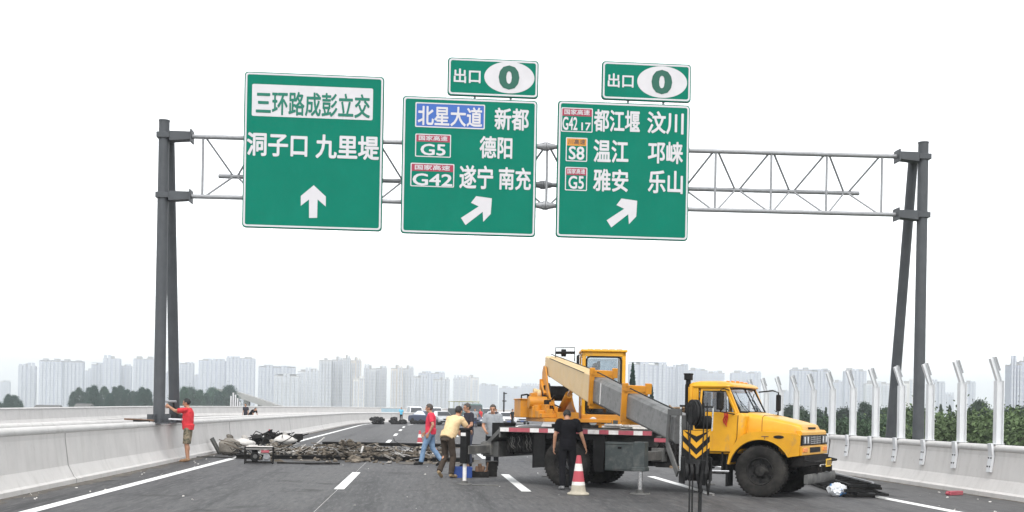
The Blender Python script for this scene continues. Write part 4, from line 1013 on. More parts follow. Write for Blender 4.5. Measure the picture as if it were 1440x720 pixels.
def person(label, loc, rz, pose, scale=1.0, shirt=None, pants=None, shoe=None, hair='hair', shorts=False, belly=0.0, bare=None, fine=True, group=None, skin='skin', vest=None):
    J = {k: (v if isinstance(v, (int, float)) else V(v)) for k, v in {**STAND, **pose}.items()}
    t = thing('person', label, 'person', loc, rz, group); t.scale = (scale,)*3
    vx = .0062 if fine else .016
    xr = (J['shR']-J['shL']).normalized(); hx_ = (J['hiR']-J['hiL']).normalized()
    up1 = (J['nek']-J['pel']).normalized(); f1 = up1.cross(xr).normalized()
    fh = V((0, 0, 1)).cross(hx_).normalized()
    def torso(m, g=0.0, lo=0, hi=99):
        P, C, N_ = J['pel'], J['che'], J['nek']
        R = [(P-up1*.09, hx_, .13, .095), (P+up1*.0, hx_, .158, .112), (P+(C-P)*.30, hx_, .145, .105+belly*.8), (P+(C-P)*.62, xr, .148, .108+belly), (C, xr, .168, .118+belly*.4), (C+(N_-C)*.45, xr, .178, .108), (C+(N_-C)*.74, xr, .150, .085), (N_, xr, .062, .060)]
        R = R[lo:hi]
        m.loft([ring_(c+f1*(belly*.5 if 1 < lo+i < 4 else 0), x, f1, w+g, d+g) for i, (c, x, w, d) in enumerate(R)])
    # --- body
    m = MB(); torso(m)
    m.cap(J['nek']-up1*.05, J['hed']-V(J['hup'])*.06, .060, .054)
    hf = V(J['face']).normalized(); hu = V(J['hup']).normalized(); hr = hf.cross(hu).normalized(); hu = hr.cross(hf).normalized()
    HR = Matrix((hr, hf, hu)).transposed(); hc = J['hed']
    def hp(x, y, z): return hc+hr*x+hf*y+hu*z
    m.ell(hc+hu*.02, (.075, .096, .098), HR, 3); m.ell(hp(0, .022, -.055), (.056, .066, .062), HR, 3); m.ell(hp(0, .055, -.085), (.03, .028, .026), HR)
    m.cap(hp(0, .09, .02), hp(0, .108, -.022), .009, .015); m.ell(hp(0, .084, -.052), (.024, .014, .012), HR); m.ell(hp(0, .082, .038), (.05, .016, .012), HR)
    for s_ in (-1, 1): m.ell(hp(s_*.078, -.005, .0), (.011, .022, .033), HR)
    for s_ in 'LR':
        sh, el, wr = J['sh'+s_], J['el'+s_], J['wr'+s_]
        m.cap(sh, el, .053, .040); m.cap(el, wr, .041, .027)
        d = (wr-el).normalized(); sd = 1 if s_ == 'R' else -1
        pn = V(J.get('palm'+s_, (-sd, 0, 0))); pn = (pn-d*pn.dot(d)).normalized(); w_ = d.cross(pn).normalized()
        if w_.dot(V((0, 1, 0))) < 0: w_ = -w_        # thumb side looks forward
        for q in (-1, 0, 1): m.cap(wr+w_*(.012*q), wr+d*.085+w_*(.026*q), .017, .013)
        curl = J.get('curl'+s_, 35)
        for k, ln in enumerate((.068, .078, .073, .058)):
            b = wr+d*.088+w_*(.030-.020*k); c1 = math.radians(curl*.6); c2 = math.radians(curl*1.5)
            mid = b+(d*math.cos(c1)+pn*math.sin(c1))*ln*.55; tip = mid+(d*math.cos(c2)+pn*math.sin(c2))*ln*.45
            m.cap(b, mid, .0092, .0085); m.cap(mid, tip, .0085, .0072)
        tb = wr+d*.03+w_*.026; tm = tb+(d*.75+w_*.6+pn*.25).normalized()*.042; m.cap(tb, tm, .013, .0105); m.cap(tm, tm+(d*.95+w_*.1+pn*.35).normalized()*.032, .010, .008)
        hi, kn, an, to = J['hi'+s_], J['kn'+s_], J['an'+s_], J['to'+s_]
        m.cap(hi, kn, .080, .054); m.cap(kn, an, .052, .036); cm = kn+(an-kn)*.3; fd = (to-an); bk = V((-fd.x, -fd.y, 0)).normalized(); m.ell(cm+bk*.014, (.047, .05, .11), None)
        m.cap(an-V((0, 0, .02)), to, .034, .026)
    ER = .011
    eyes = [hp(s_*.031, .088, .012) for s_ in (-1, 1)]; brows = [hp(s_*.032, .092, .036) for s_ in (-1, 1)]; mo = hp(0, .094, -.052)
    def paint(me):
        if not fine: return
        idx = []
        for p in me.polygons:
            c = p.center; k = 0
            if (c-hc).length < .14:
                r = c-hc; lx, lz = r.dot(hr), r.dot(hu); ly = r.dot(hf)
                if ly > .05:
                    for s_ in (-1, 1):
                        if abs(lx-s_*.031) < .011 and abs(lz-.010) < .005: k = 1
                        if abs(lx-s_*.032) < .019 and abs(lz-.034) < .004: k = 1
                    if abs(lx) < .022 and abs(lz+.053) < .007: k = 2
            idx.append(k)
        me.polygons.foreach_set('material_index', idx)
    body = remesh(m, 'body', [M[skin], M['feat'], M['lip']], t, vx, 2, paint)
    # --- hair
    m = MB(); m.ell(hc+hu*.030-hf*.008, (.083, .102, .101), HR, 4)
    kill = [v for v in m.bm.verts if (lambda r: (r.dot(hf) > .045 and r.dot(hu) < .075) or r.dot(hu) < (-.045 if r.dot(hf) < -.02 else .015))(v.co-hc)]
    bmesh.ops.delete(m.bm, geom=kill, context='VERTS')
    rr = random.Random(int(abs(loc[0]*100))+7)
    for v in m.bm.verts: v.co += (v.co-hc).normalized()*rr.uniform(-.003, .007)
    h = m.build('hair', M[hair], t, smooth=80); sm = h.modifiers.new('solid', 'SOLIDIFY'); sm.thickness = .012; sm.offset = -1
    # --- shirt with sleeves
    m = MB(); torso(m, .020, 1, 8)
    hem = J['pel']-up1*.05; m.loft([ring_(hem, hx_, f1, .178, .135+belly*.5), ring_(J['pel']+up1*.10, hx_, f1, .175, .132+belly)])
    for s_ in 'LR':
        sh, el = J['sh'+s_], J['el'+s_]; e = sh+(el-sh)*.72
        m.cap(sh+(J['nek']-sh)*.25, sh, .062, .070); m.cyl(sh, e, .070, .066, 16); m.ell(sh, (.070,)*3)
    rr = random.Random(3)
    so = remesh(m, 'shirt', [shirt], t, .013 if fine else .02, 2)
    if fine:
        tx = bpy.data.textures.get('folds') or bpy.data.textures.new('folds', 'CLOUDS'); tx.noise_scale = .11
        dm = so.modifiers.new('folds', 'DISPLACE'); dm.texture = tx; dm.strength = .022; dm.mid_level = .5; dm.texture_coords = 'LOCAL'
    # --- trousers or shorts
    m = MB(); m.loft([ring_(J['pel']-up1*.10, hx_, fh, .135, .105), ring_(J['pel']-up1*.02, hx_, fh, .172, .125), ring_(J['pel']+up1*.07, hx_, f1, .164, .120+belly*.6), ring_(J['pel']+up1*.10, hx_, f1, .158, .115+belly*.6)])
    for s_ in 'LR':
        hi, kn, an = J['hi'+s_], J['kn'+s_], J['an'+s_]
        if shorts:
            e = kn+(hi-kn)*.02; m.cap(hi, hi+(e-hi)*.5, .096, .094); m.cyl(hi, e, .096, .092, 18)
        else:
            m.cap(hi, kn, .094, .073); m.ell(kn, (.073,)*3); m.cyl(kn, an+V((0, 0, .005)), .073, .066, 18)
    po = remesh(m, 'shorts' if shorts else 'trousers', [pants], t, .013 if fine else .02, 2)
    if fine:
        dm = po.modifiers.new('folds', 'DISPLACE'); dm.texture = bpy.data.textures['folds']; dm.strength = .020; dm.mid_level = .5; dm.texture_coords = 'LOCAL'
    for s_ in 'LR':
        an, to = J['an'+s_], J['to'+s_]; d = (to-an); m = MB(); m.cap(an-V((0, 0, .035))-d*.12, to-V((0, 0, 0))-d*.05, .040, .038); m.cap(an-V((0, 0, .01)), an+d*.4-V((0, 0, .02)), .046, .040); m.cap(to-d*.2, to+d*.1, .042, .030)
        remesh(m, 'shoe', [shoe], t, .01 if fine else .02, 2)
    return t
c_red = solid('shirt_red', (.60, .045, .055)); c_tee = solid('shirt_crimson', (.66, .05, .085)); c_cream = solid('shirt_cream', (.70, .52, .30), dirt=((.60, .40, .2), .5, 5, .5, .7)); c_black = solid('tee_black', (.008, .008, .010)); c_char = solid('shirt_charcoal', (.035, .033, .042)); c_grey = solid('shirt_pale_grey', (.27, .285, .30)); c_blue = solid('shirt_sky_blue', (.12, .42, .60))
p_camo = mat('camo_cloth', (.22, .18, .12), .9, 0, .3, 14, .2, 30, [((.07, .075, .05), .9, 11, .5, .56), ((.36, .30, .22), .8, 9, .56, .62)])
p_jean = solid('washed_jeans', (.16, .25, .38), dirt=((.32, .42, .52), .6, 6, .5, .7)); p_brown = solid('trousers_brown', (.060, .046, .036)); p_dark = solid('trousers_dark', (.011, .011, .013)); p_navy = solid('trousers_navy', (.045, .05, .07))
s_black = solid('shoe_black', (.02, .02, .02)); s_tan = solid('shoe_tan', (.30, .22, .13)); s_grey = solid('shoe_grey_white', (.25, .25, .25)); s_flip = solid('sandal_skin', (.36, .22, .13))
def rzf(dx, dy): return math.atan2(-dx, dy)          # local +Y turned to face (dx, dy)
g = ground(265, 649)
person('man in red shirt and camouflage shorts working with raised arms at the left gantry post', (g.x+.02, g.y-.2, 0), rzf(-1, .12), dict(
 shL=(-.185, .03, 1.42), elL=(-.18, .32, 1.40), wrL=(-.08, .53, 1.52), shR=(.185, .03, 1.42), elR=(.17, .33, 1.34), wrR=(.06, .55, 1.48), palmL=(1, 0, 0), palmR=(-1, 0, 0), curlL=60, curlR=60,
 hed=(0, .055, 1.61), face=(-.05, .97, -.12), knL=(-.10, .02, .49), toR=(.12, .15, .03), anR=(.10, .02, .085), knR=(.10, .05, .49)), 1.03, c_red, p_camo, s_flip, shorts=True, belly=.03)
t = thing('power_drill', 'grey power tool held up against the left gantry post', 'power tool', atY(243, 566, g.y-.15), rzf(-1, .1))
m = MB(); m.cyl((-.01, -.10, .03), (-.01, .20, .03), .035, seg=14); m.cyl((-.01, .2, .03), (-.01, .30, .03), .018); m.build('tool_body', M['galv'], t, smooth=40)
m = MB(); m.beam((-.01, -.02, .0), (-.01, -.04, -.14), .04, .05); m.build('handle', M['black'], t, bevel=.01)
m = MB(); m.b2(-.05, .03, -.09, .02, -.20, -.13); m.build('battery', M['black'], t, bevel=.01)
g = ground(605, 655)
person('man in crimson T-shirt and washed jeans walking away to the left past the rubble', (g.x, g.y, 0), rzf(-1, .18), dict(
 knL=(-.10, .17, .51), anL=(-.10, .24, .10), toL=(-.11, .41, .05), hiL=(-.09, .02, .90), knR=(.10, -.04, .49), anR=(.10, -.30, .15), toR=(.11, -.17, .03), elL=(-.25, -.10, 1.14), wrL=(-.24, .02, .90),
 elR=(.25, .04, 1.13), wrR=(.24, .20, .92), hed=(0, .055, 1.60), face=(0, .99, -.12)), 1.02, c_tee, p_jean, s_black, 'hairg', belly=.015)
g = ground(640, 672)
person('man in cream shirt and brown trousers seen from behind, leaning towards the outrigger', (g.x-.20, g.y, 0), rzf(.62, .78), dict(
 pel=(0, 0, .93), che=(0, .20, 1.24), nek=(0, .32, 1.40), hed=(0, .42, 1.52), shL=(-.185, .29, 1.345), shR=(.185, .29, 1.345), elL=(-.25, .42, 1.10), wrL=(-.18, .62, 1.02), elR=(.27, .42, 1.12), wrR=(.20, .64, 1.05),
 knL=(-.10, .08, .50), anL=(-.10, -.16, .15), toL=(-.11, -.05, .03), knR=(.10, .10, .49), anR=(.11, .02, .085), toR=(.13, .19, .03), face=(-.1, .95, -.25)), 1.03, c_cream, p_brown, s_tan, belly=.055)
g = ground(656, 654)
person('man in charcoal shirt and navy trousers facing left behind the cream-shirted man', (g.x, g.y-1.0, 0), rzf(-.9, -.35), dict(elL=(-.24, .02, 1.14), wrL=(-.15, .2, 1.02), hed=(0, .05, 1.60), face=(.1, .95, -.15)), 1.04, c_char, p_navy, s_black, 'hairg')
g = ground(687, 656)
person('man in pale grey shirt facing the camera behind the black control cabinet', (g.x, g.y-1.6, 0), rzf(-.1, -1), dict(elL=(-.25, .06, 1.14), wrL=(-.18, .25, 1.0), elR=(.25, .06, 1.14), wrR=(.18, .26, 1.02), hed=(0, .06, 1.59), face=(.08, .95, -.2), nek=(0, .02, 1.465)), 1.03, c_grey, p_dark, s_black, 'hairg', belly=.02)
g = ground(797, 689)
person('man all in black seen from behind, standing between the rear truck wheel and the cone', (g.x, g.y, 0), rzf(.12, 1), dict(
 nek=(0, .05, 1.46), hed=(-.02, .17, 1.54), face=(-.05, .75, -.65), hup=(0, .65, .75), che=(0, .03, 1.27), elL=(-.26, -.02, 1.13), wrL=(-.28, .04, .88), elR=(.29, -.02, 1.13), wrR=(.37, .05, .90), knR=(.10, .05, .49), anR=(.09, .06, .085), toR=(.12, .22, .03), anL=(-.09, -.03, .085), toL=(-.14, .12, .03)), .99, c_black, p_dark, s_grey)
t = thing('air_hose', 'loop of pale hose hanging beside the rear truck wheel next to the man in black', 'hose', (g.x+.12, g.y+.18, 0), 0)
m = MB()
for q in (0, .035): m.tube([(-.22+q, 0, .92), (-.20+q, .02, .70), (-.12+q, .03, .48), (.02+q, .03, .34), (.14+q, .02, .27), (.24, .05, .24), (.26, .1, .0)], .012, 6)
m.build('hose', M['galv'], t, smooth=60)
g = ground(564, 593.5)
person('distant worker in sky-blue shirt standing by the far debris', (g.x, g.y, 0), rzf(0, -1), {}, 1.02, c_blue, p_dark, s_black, fine=False)
def farp(px, Y, lab, c, p, pose, sc=1.0, base=0): 
    q = atY(px, 580, Y); return person(lab, (q.x, Y, base), rzf(random.Random(px).uniform(-1, 1), -.6), pose, sc, c, p, s_black, fine=False)
farp(345.5, 96, 'dark-clothed worker standing beyond the median barrier, right of the left gantry post', c_char, p_dark, {}, 1.04, .0)
farp(352, 88, 'worker bending over beyond the median barrier beside another dark figure', c_black, p_dark, dict(che=(0, .28, 1.16), nek=(0, .42, 1.25), hed=(0, .54, 1.30), shL=(-.185, .40, 1.22), shR=(.185, .40, 1.22), elL=(-.2, .5, .98), wrL=(-.2, .55, .75), elR=(.2, .5, .98), wrR=(.2, .55, .75)), 1.04, .0)
farp(668, 104, 'distant worker in pale shirt among the queued vehicles, left of the grey-shirted man', c_grey, p_navy, {}, 1.0)
farp(676, 112, 'distant worker in red shirt among the queued vehicles behind the control cabinet', c_red, p_dark, {}, 1.0)
farp(697.5, 100, 'distant worker in dark clothes standing left of the white queued car', c_char, p_dark, {}, 1.0)
farp(720.5, 108, 'distant worker in black standing right of the white queued car near the truck tail', c_black, p_dark, {}, 1.02)
# ------------------------------------------------------------------ cones, rubble, tools on the road
def cone(label, loc, h=.75, grp='traffic cones'):
    t = thing('traffic_cone', label, 'traffic cone', loc, .2, grp); k = h/.75
    m = MB(); m.lathe([(0, 0), (.20*k, 0), (.215*k, .02*k), (.20*k, .045*k), (.16*k, .055*k), (.15*k, .08*k)], (0, 0, 0), 'z', 24); m.build('base', M['coneb'], t, smooth=40)
    bands = [(.08, .19, 'coneb'), (.19, .255, 'conew'), (.255, .46, 'coner'), (.46, .60, 'conew'), (.60, .75, 'coner')]
    for a, b, mt in bands:
        ra, rb = .145-(a-.08)*.155, .145-(b-.08)*.155
        m = MB(); m.lathe([(ra*k, a*k), (rb*k, b*k)] + ([(rb*.6*k, (b+.008)*k), (.0, (b+.008)*k)] if b == .75 else []), (0, 0, 0), 'z', 24); m.build('cone_band', M[mt], t, smooth=50)
    return t
g = ground(813, 696); cone('large red and white traffic cone standing in front of the rear truck wheel', (g.x, g.y, 0), .76)
g = ground(415.5, 621); cone('red and white traffic cone behind the rubble near the left edge line', (g.x, g.y-9, 0), .72)
g = ground(592, 626); cone('red and white traffic cone just behind the walking man in crimson T-shirt', (g.x-.05, g.y-4, 0), .72)
# the dismantled beam lying across the road, buried in rubble
RY = 36.2
def beamt(label, p0, p1, z, r):
    t = thing('fallen_beam', label, 'steel beam', (p0[0], p0[1], 0), math.atan2(p1[1]-p0[1], p1[0]-p0[0])); L = math.hypot(p1[0]-p0[0], p1[1]-p0[1])
    for dy in (0, .5):
        m = MB(); hb = .07; m.b2(0, L, dy-.05, dy+.05, z, z+hb); m.b2(0, L, dy-.09, dy+.09, z+hb, z+hb+.02); m.b2(0, L, dy-.09, dy+.09, z-.02, z); m.build('flange_girder', M['rust' if r else 'grime'], t)
    n = int(L/.9)
    for k in range(n):
        m = MB(); m.beam((L*k/n, .05, z+.07), (L*(k+1)/n, .45, z+.07), .05, .05); m.build('cross_brace', M['grime'], t)
    return t
a, b = ground(350, 640), ground(640, 645)
beamt('long dark steel beam lying across the road in front of the rubble', (a.x, RY-.9, 0), (1.6, RY-1.2, 0), .03, 0)
beamt('long dark steel beam lying across the road behind the rubble', (-3.6, RY+5.6, 0), (2.2, RY+5.2, 0), .26, 0)
rr = random.Random(55); m = MB()
for k in range(46):                               # dust and grit spread thinly round the heap
    cx, cy, r = rr.uniform(-5.2, 1.4), RY+rr.gauss(.3, 1.7), rr.uniform(.2, .7); n = 11
    m._add([(cx+r*rr.uniform(.6, 1.2)*math.cos(2*math.pi*q/n), cy+1.6*r*rr.uniform(.6, 1.2)*math.sin(2*math.pi*q/n), .005+.0006*k/46*10) for q in range(n)], [tuple(range(n))])
tag(m.build('rubble_dust', M['gutter']), 'thin brown dust and grit spread on the asphalt round the rubble heap', 'dust', kind='stuff')
rr = random.Random(77); m = MB()
def lump(m, c, s, rr, fl=.6):
    q = bmesh.ops.create_icosphere(m.bm, subdivisions=1, radius=1, matrix=Matrix.Translation(c) @ Matrix.Rotation(rr.random()*6, 4, 'Z') @ Matrix.Rotation(rr.random(), 4, 'X') @ Matrix.Diagonal((s*rr.uniform(.7, 1.4), s*rr.uniform(.6, 1.1), s*fl*rr.uniform(.6, 1.2), 1)))
    for v in q['verts']: v.co += V((rr.uniform(-1, 1), rr.uniform(-1, 1), rr.uniform(-1, 1)))*s*.22
for k in range(820):
    x = rr.uniform(-4.9, .9); y = RY+rr.gauss(1.2, 1.5); e = 1-min(1, abs(y-RY-1.2)/3.6)
    hh = (.42+.18*math.sin(x*2.1)+.14*math.sin(x*4.7+1))*e*(1.0 if x < -1 else .6)
    lump(m, (x, y, max(.02, rr.random()*hh)), rr.choice((.035, .05, .06, .08, .11, .16)), rr)
for k in range(80):
    x = rr.uniform(-5.8, 1.0); y = RY+rr.gauss(.9, 1.2); z = rr.uniform(.05, .36); a = rr.uniform(0, 6.28); L = rr.uniform(.4, 1.5)
    m.beam((x, y, z), (x+L*math.cos(a), y+L*math.sin(a)*.6, max(.03, z+rr.uniform(-.3, .3))), rr.choice((.02, .03, .05)), rr.choice((.02, .03, .06)))
tag(m.build('rubble', M['rubble']), 'heap of broken grey concrete and scrap spread across the left lanes', 'rubble', kind='stuff')
m = MB()
for k in range(130):
    x = rr.uniform(-5.8, .6); y = RY+rr.gauss(.6, 1.0); z = rr.uniform(.06, .40); a = rr.uniform(0, 6.28); pts = []
    for q in range(4): pts.append((x, y, max(.02, z))); a += rr.uniform(-.8, .8); x += .22*math.cos(a); y += .2*math.sin(a); z += rr.uniform(-.14, .12)
    m.tube(pts, rr.choice((.008, .010, .014)), 4)
tag(m.build('scrap_rods', [M['grime']]), 'tangle of dark bent rods and wires lying in the rubble heap', 'scrap', kind='stuff')
m = MB()
for k in range(110):
    x = rr.uniform(-5.0, .6); y = RY+rr.gauss(.3, 1.0); z = rr.uniform(.08, .36); a = rr.uniform(0, 6.28)
    m.beam((x, y, z), (x+rr.uniform(.2, .7)*math.cos(a), y+.4*math.sin(a), max(.03, z+rr.uniform(-.2, .2))), rr.choice((.015, .03, .06)), .012)
tag(m.build('scrap_strips', [M['cloth_w']]), 'pale torn strips and broken slats scattered over the rubble heap', 'scrap', kind='stuff')
def sack(label, p, s, mt, seed, cat='sack'):
    rr = random.Random(seed); m = MB(); m.ell((0, 0, s[2]*.9), s, None, 3)
    ph = [rr.uniform(0, 6) for _ in range(6)]
    for v in m.bm.verts:
        k = 1+.10*math.sin(9*v.co.x/s[0]*.5+ph[0])+.09*math.sin(5*v.co.z/s[2]+ph[1])+.08*math.sin(7*v.co.y/s[1]*.6+ph[2]); v.co.x *= k; v.co.y *= k
        if v.co.z < .03: v.co.z = .0
        if v.co.z > s[2]*1.55: v.co.x *= .75; v.co.y *= .75
    t = thing(cat.replace(' ', '_'), label, cat, p, rr.random())
    m.build('sack_body', mt, t, smooth=60)
    m = MB(); m.cyl((0, 0, s[2]*1.78), (.05, .02, s[2]*2.0), s[0]*.16, s[0]*.3, 9); m.build('tied_neck', mt, t, smooth=60)
    return t
g = ground(326, 637)
sack('big grey sack slumped against the left barrier at the end of the rubble', (g.x+.15, g.y-1.5, 0), (.42, .36, .30), M['sack'], 4)
g = ground(353, 632); sack('white sack lying low in the rubble beside the big grey sack', (g.x+.2, g.y-3, .12), (.42, .36, .2), M['cloth_w'], 9)
g = ground(405, 630); sack('torn white and green bag on the rubble in front of the cone', (g.x+.2, g.y-3, .22), (.42, .35, .20), M['cloth_w'], 12, 'torn bag')
m = MB(); rr = random.Random(31)
for k in range(40): lump(m, (rr.gauss(0, .45), rr.gauss(0, .4), rr.uniform(.2, .62)), rr.choice((.08, .14, .2)), rr)
for k in range(26): x = rr.gauss(0, .5); m.tube([(x, rr.gauss(0, .3), rr.uniform(.2, .6)), (x+rr.uniform(-.5, .5), rr.gauss(0, .3), rr.uniform(.3, .72)), (x+rr.uniform(-.8, .8), rr.gauss(0, .3), rr.uniform(.2, .6))], .018, 5)
o = m.build('scrap_bundle', M['grime']); g = ground(390, 628); o.location = (g.x+.35, g.y-4, 0); tag(o, 'black bundle of scrap and cables at the left of the torn bag', 'scrap bundle')
m = MB(); m.beam((0, 0, 0), (.75, .3, .62), .09, .02); o = m.build('plank', M['cloth_w']); g = ground(433, 640); o.location = (g.x-.15, g.y-1.0, .0); tag(o, 'pale plank leaning on the dark rubble mound', 'plank')
m = MB(); m.beam((0, 0, 0), (-.30, .06, .52), .14, .05, (0, 1, 0)); m.beam((.0, -.06, 0), (-.30, .0, .52), .02, .09, (0, 1, 0)); o = m.build('steel_offcut', M['greym']); g = ground(310, 637.5); o.location = (g.x+.1, g.y-.6, 0); tag(o, 'short channel-shaped steel offcut propped against the left barrier', 'steel offcut')
# generator
g = ground(367, 652); t = thing('generator', 'small open-frame generator standing alone on the road before the rubble', 'generator', (g.x-.05, g.y, 0), .08)
m = MB()
for x in (-.38, .38):
    for y in (-.24, .24): m.cyl((x, y, 0), (x, y, .46), .016, seg=8)
for z in (.04, .46):
    for y in (-.24, .24): m.cyl((-.38, y, z), (.38, y, z), .016, seg=8)
    for x in (-.38, .38): m.cyl((x, -.24, z), (x, .24, z), .016, seg=8)
m.build('frame', M['grime'], t, smooth=50)
m = MB(); m.b2(-.36, .36, -.22, .22, .40, .49); m.b2(-.30, -.05, -.2, .2, .485, .52); m.build('fuel_tank', M['cloth_w'], t, bevel=.03)
m = MB(); m.cyl((-.12, -.2, .20), (-.12, .15, .20), .125, seg=20); m.b2(-.2, -.04, -.12, .12, .06, .38); m.build('engine', M['black'], t, bevel=.01)
m = MB(); m.cyl((-.1, -.215, .21), (-.1, -.2, .21), .06, seg=16); m.build('recoil_starter', M['greym'], t)
m = MB(); m.b2(.10, .30, -.16, .16, .07, .20); m.cyl((.2, -.2, .2), (.2, .15, .2), .085, seg=16); m.build('alternator', M['galv'], t, bevel=.015)
m = MB(); m.b2(.06, .28, -.235, -.215, .32, .385); m.build('control_panel', M['refr'], t)
rr = random.Random(14)
for i, (px, py, lab) in enumerate(((295, 643, 'dark cable trailing on the road between the worker in red and the generator'), (440, 653, 'thin dark bar lying flat on the road right of the generator'))):
    g = ground(px, py); m = MB()
    if i == 0: m.tube([(-.9, 0, .02), (-.4, -.3, .02), (.2, -.2, .02), (.8, -.7, .02), (1.3, -1.0, .02), (1.9, -1.4, .02)], .014, 6)
    else: m.beam((-1.0, 0, .03), (.75, .05, .03), .10, .04); m.beam((-.2, -.2, .03), (.55, -.12, .05), .09, .05)
    o = m.build('cable' if i == 0 else 'steel_bar', M['grime']); o.location = (g.x, g.y, 0); tag(o, lab, 'cable' if i == 0 else 'steel bar')
# boards and tools on the median next to the gantry foot
def board(label, px, py, Y, z, s, mt, rz, name='board', cat='board'):
    q = atY(px, py, Y); m = MB(); m.box((0, 0, 0), s, Matrix.Rotation(R_(2), 3, 'Y')); o = m.build(name, mt, bevel=.006); o.location = (q.x, Y, z); o.rotation_euler = (0, 0, rz); tag(o, label, cat)
board('dark plank on top of the median barrier left of the gantry foot', 196, 587, 30.9, 1.19, (.75, .22, .045), M['rust'], .1)
board('rusty tool box lid lying on the barrier coping by the gantry foot', 199, 590, 30.6, 1.165, (.42, .2, .05), M['grime'], .3, 'box_lid', 'box lid')
board('white board on the barrier top between the gantry foot and the worker', 247, 587, 31.0, 1.22, (.32, .3, .04), M['signw'], .05)
m = MB(); m.cyl((0, 0, 0), (0, 0, .035), .12, seg=6); m.beam((-.1, -.1, .05), (.2, .1, .06), .03, .03)
# stack of dark frames by the truck nose, with a plastic bag
g0, g1 = ground(1150, 678), ground(1215, 700)
t = thing('frame_stack', 'stack of black steel screen frames lying on the road ahead of the truck bumper', 'steel frames', (g1.x, g1.y, 0), math.atan2(g0.y-g1.y, g0.x-g1.x))
L = (g0-g1).length; rr = random.Random(6)
for k in range(5):
    m = MB(); dx, dy, rz = rr.uniform(-.25, .3), rr.uniform(-.12, .12), rr.uniform(-.06, .06); z = .03+.052*k; Rz = Matrix.Rotation(rz, 3, 'Z')
    for y in (-.28, .28): m.beam(Rz @ V((-.12+dx, y+dy, z)), Rz @ V((L+dx, y+dy, z)), .06, .05)
    for q in range(7): x = -.08+(L+.04)*q/6; m.beam(Rz @ V((x+dx, -.28+dy, z)), Rz @ V((x+dx, .28+dy, z)), .05, .045)
    m.build('frame', M['black'] if k % 3 else M['grime'], t)
m = MB(); m.beam((-.3, -.1, .32), (L-.2, .02, .33), .05, .03); m.build('loose_bar', M['galv'], t)
rr = random.Random(60); g = ground(1177, 698); m = MB(); m.ell((0, 0, .13), (.19, .16, .145), None, 3)
for v in m.bm.verts:
    v.co += V((rr.uniform(-.03, .03), rr.uniform(-.03, .03), rr.uniform(-.03, .03))); v.co.z = max(.0, v.co.z)
o = m.build('plastic_bag', mat('white_blue_plastic', (.72, .74, .76), .35, 0, .05, 6, 0, None, [((.06, .22, .50), 1.0, 5, .56, .60), ((.03, .03, .04), .9, 4, .66, .70)]), smooth=30); o.location = (g.x, g.y, 0); tag(o, 'crumpled white and blue plastic bag against the stack of black frames', 'plastic bag')
m = MB(); m.b2(-.22, .22, -.06, .06, 0, .09); m.b2(-.28, -.2, -.03, .03, .02, .07); o = m.build('red_tool', M['refr'], bevel=.015); g = ground(1352, 696.5); o.location = (g.x-.15, g.y, 0); o.rotation_euler = (0, 0, .5); tag(o, 'small red block-like tool lying at the foot of the right barrier', 'tool')
# blue crates and scrap under the rear outrigger
def crate(label, p, rz):
    t = thing('blue_crate', label, 'crate', p, rz); m = MB(); w, d, h, k = .50, .40, .25, .02
    m.b2(-w/2, w/2, -d/2, d/2, 0, k)
    for y in (-1, 1): m.b2(-w/2, w/2, y*d/2-k/2, y*d/2+k/2, 0, h)
    for x in (-1, 1): m.b2(x*w/2-k/2, x*w/2+k/2, -d/2+k/2, d/2-k/2, 0, h)
    m.build('crate_body', M['bluep'], t)
    m = MB(); m.b2(-w/2-.015, w/2+.015, -d/2-.015, -d/2-.01+.012, h-.05, h); m.b2(-w/2-.015, w/2+.015, d/2, d/2+.015, h-.05, h); m.b2(-w/2-.015, -w/2, -d/2+.002, d/2, h-.05, h); m.b2(w/2, w/2+.015, -d/2+.002, d/2, h-.05, h); m.build('rim', M['bluep'], t)
    return t
g = ground(645, 672); crate('blue plastic crate on the road under the rear outrigger beam', (g.x+.05, g.y+.25, 0), .05)
g = ground(670, 672); t = thing('parts_tray', 'low dark tray of greasy machine parts between the blue crate and the metal chest', 'tray', (g.x+.05, g.y+.35, 0), -.04)
m = MB(); m.b2(-.26, .26, -.2, .2, 0, .03)
for y in (-.19, .19): m.b2(-.26, .26, y-.01, y+.01, .03, .14)
for x in (-.25, .25): m.b2(x-.01, x+.01, -.18, .18, .03, .14)
m.build('tray', M['grime'], t)
m = MB(); rr = random.Random(15)
for k in range(9): x = rr.uniform(-.2, .2); m.cyl((x, rr.uniform(-.15, .1), .05), (x+rr.uniform(-.1, .1), rr.uniform(-.15, .15), rr.uniform(.1, .36)), rr.uniform(.02, .05), seg=9)
m.build('machine_part', M['rust'], t, smooth=40)
m = MB(); m.b2(-.12, .12, -.2, .2, 0, .34); m.b2(-.14, .14, -.22, .22, .34, .37); o = m.build('metal_chest', M['grime'], bevel=.01); g = ground(688, 672); o.location = (g.x+.1, g.y+.7, 0); tag(o, 'dark metal chest on the road right of the tray of machine parts', 'chest')
m = MB(); m.b2(-.28, .28, -.12, .12, 0, .02); o = m.build('steel_plate', M['greym']); g = ground(658, 681); o.location = (g.x+.35, g.y-.35, 0); tag(o, 'small grey steel plate lying on the asphalt beside the rear jack foot', 'plate')
# small litter on the asphalt
rr = random.Random(90); m = MB()
for k in range(190):
    y = rr.uniform(17.5, 60); x = rr.choice((rr.uniform(-6.8, -5.8), rr.uniform(-6.0, 9.5), rr.uniform(9.2, 11.4))); lump(m, (x, y, .008), rr.choice((.012, .02, .03)), rr, .4)
tag(m.build('road_litter', M['cloth_w']), 'tiny pale chips and paper scraps scattered over the asphalt', 'litter', kind='stuff')
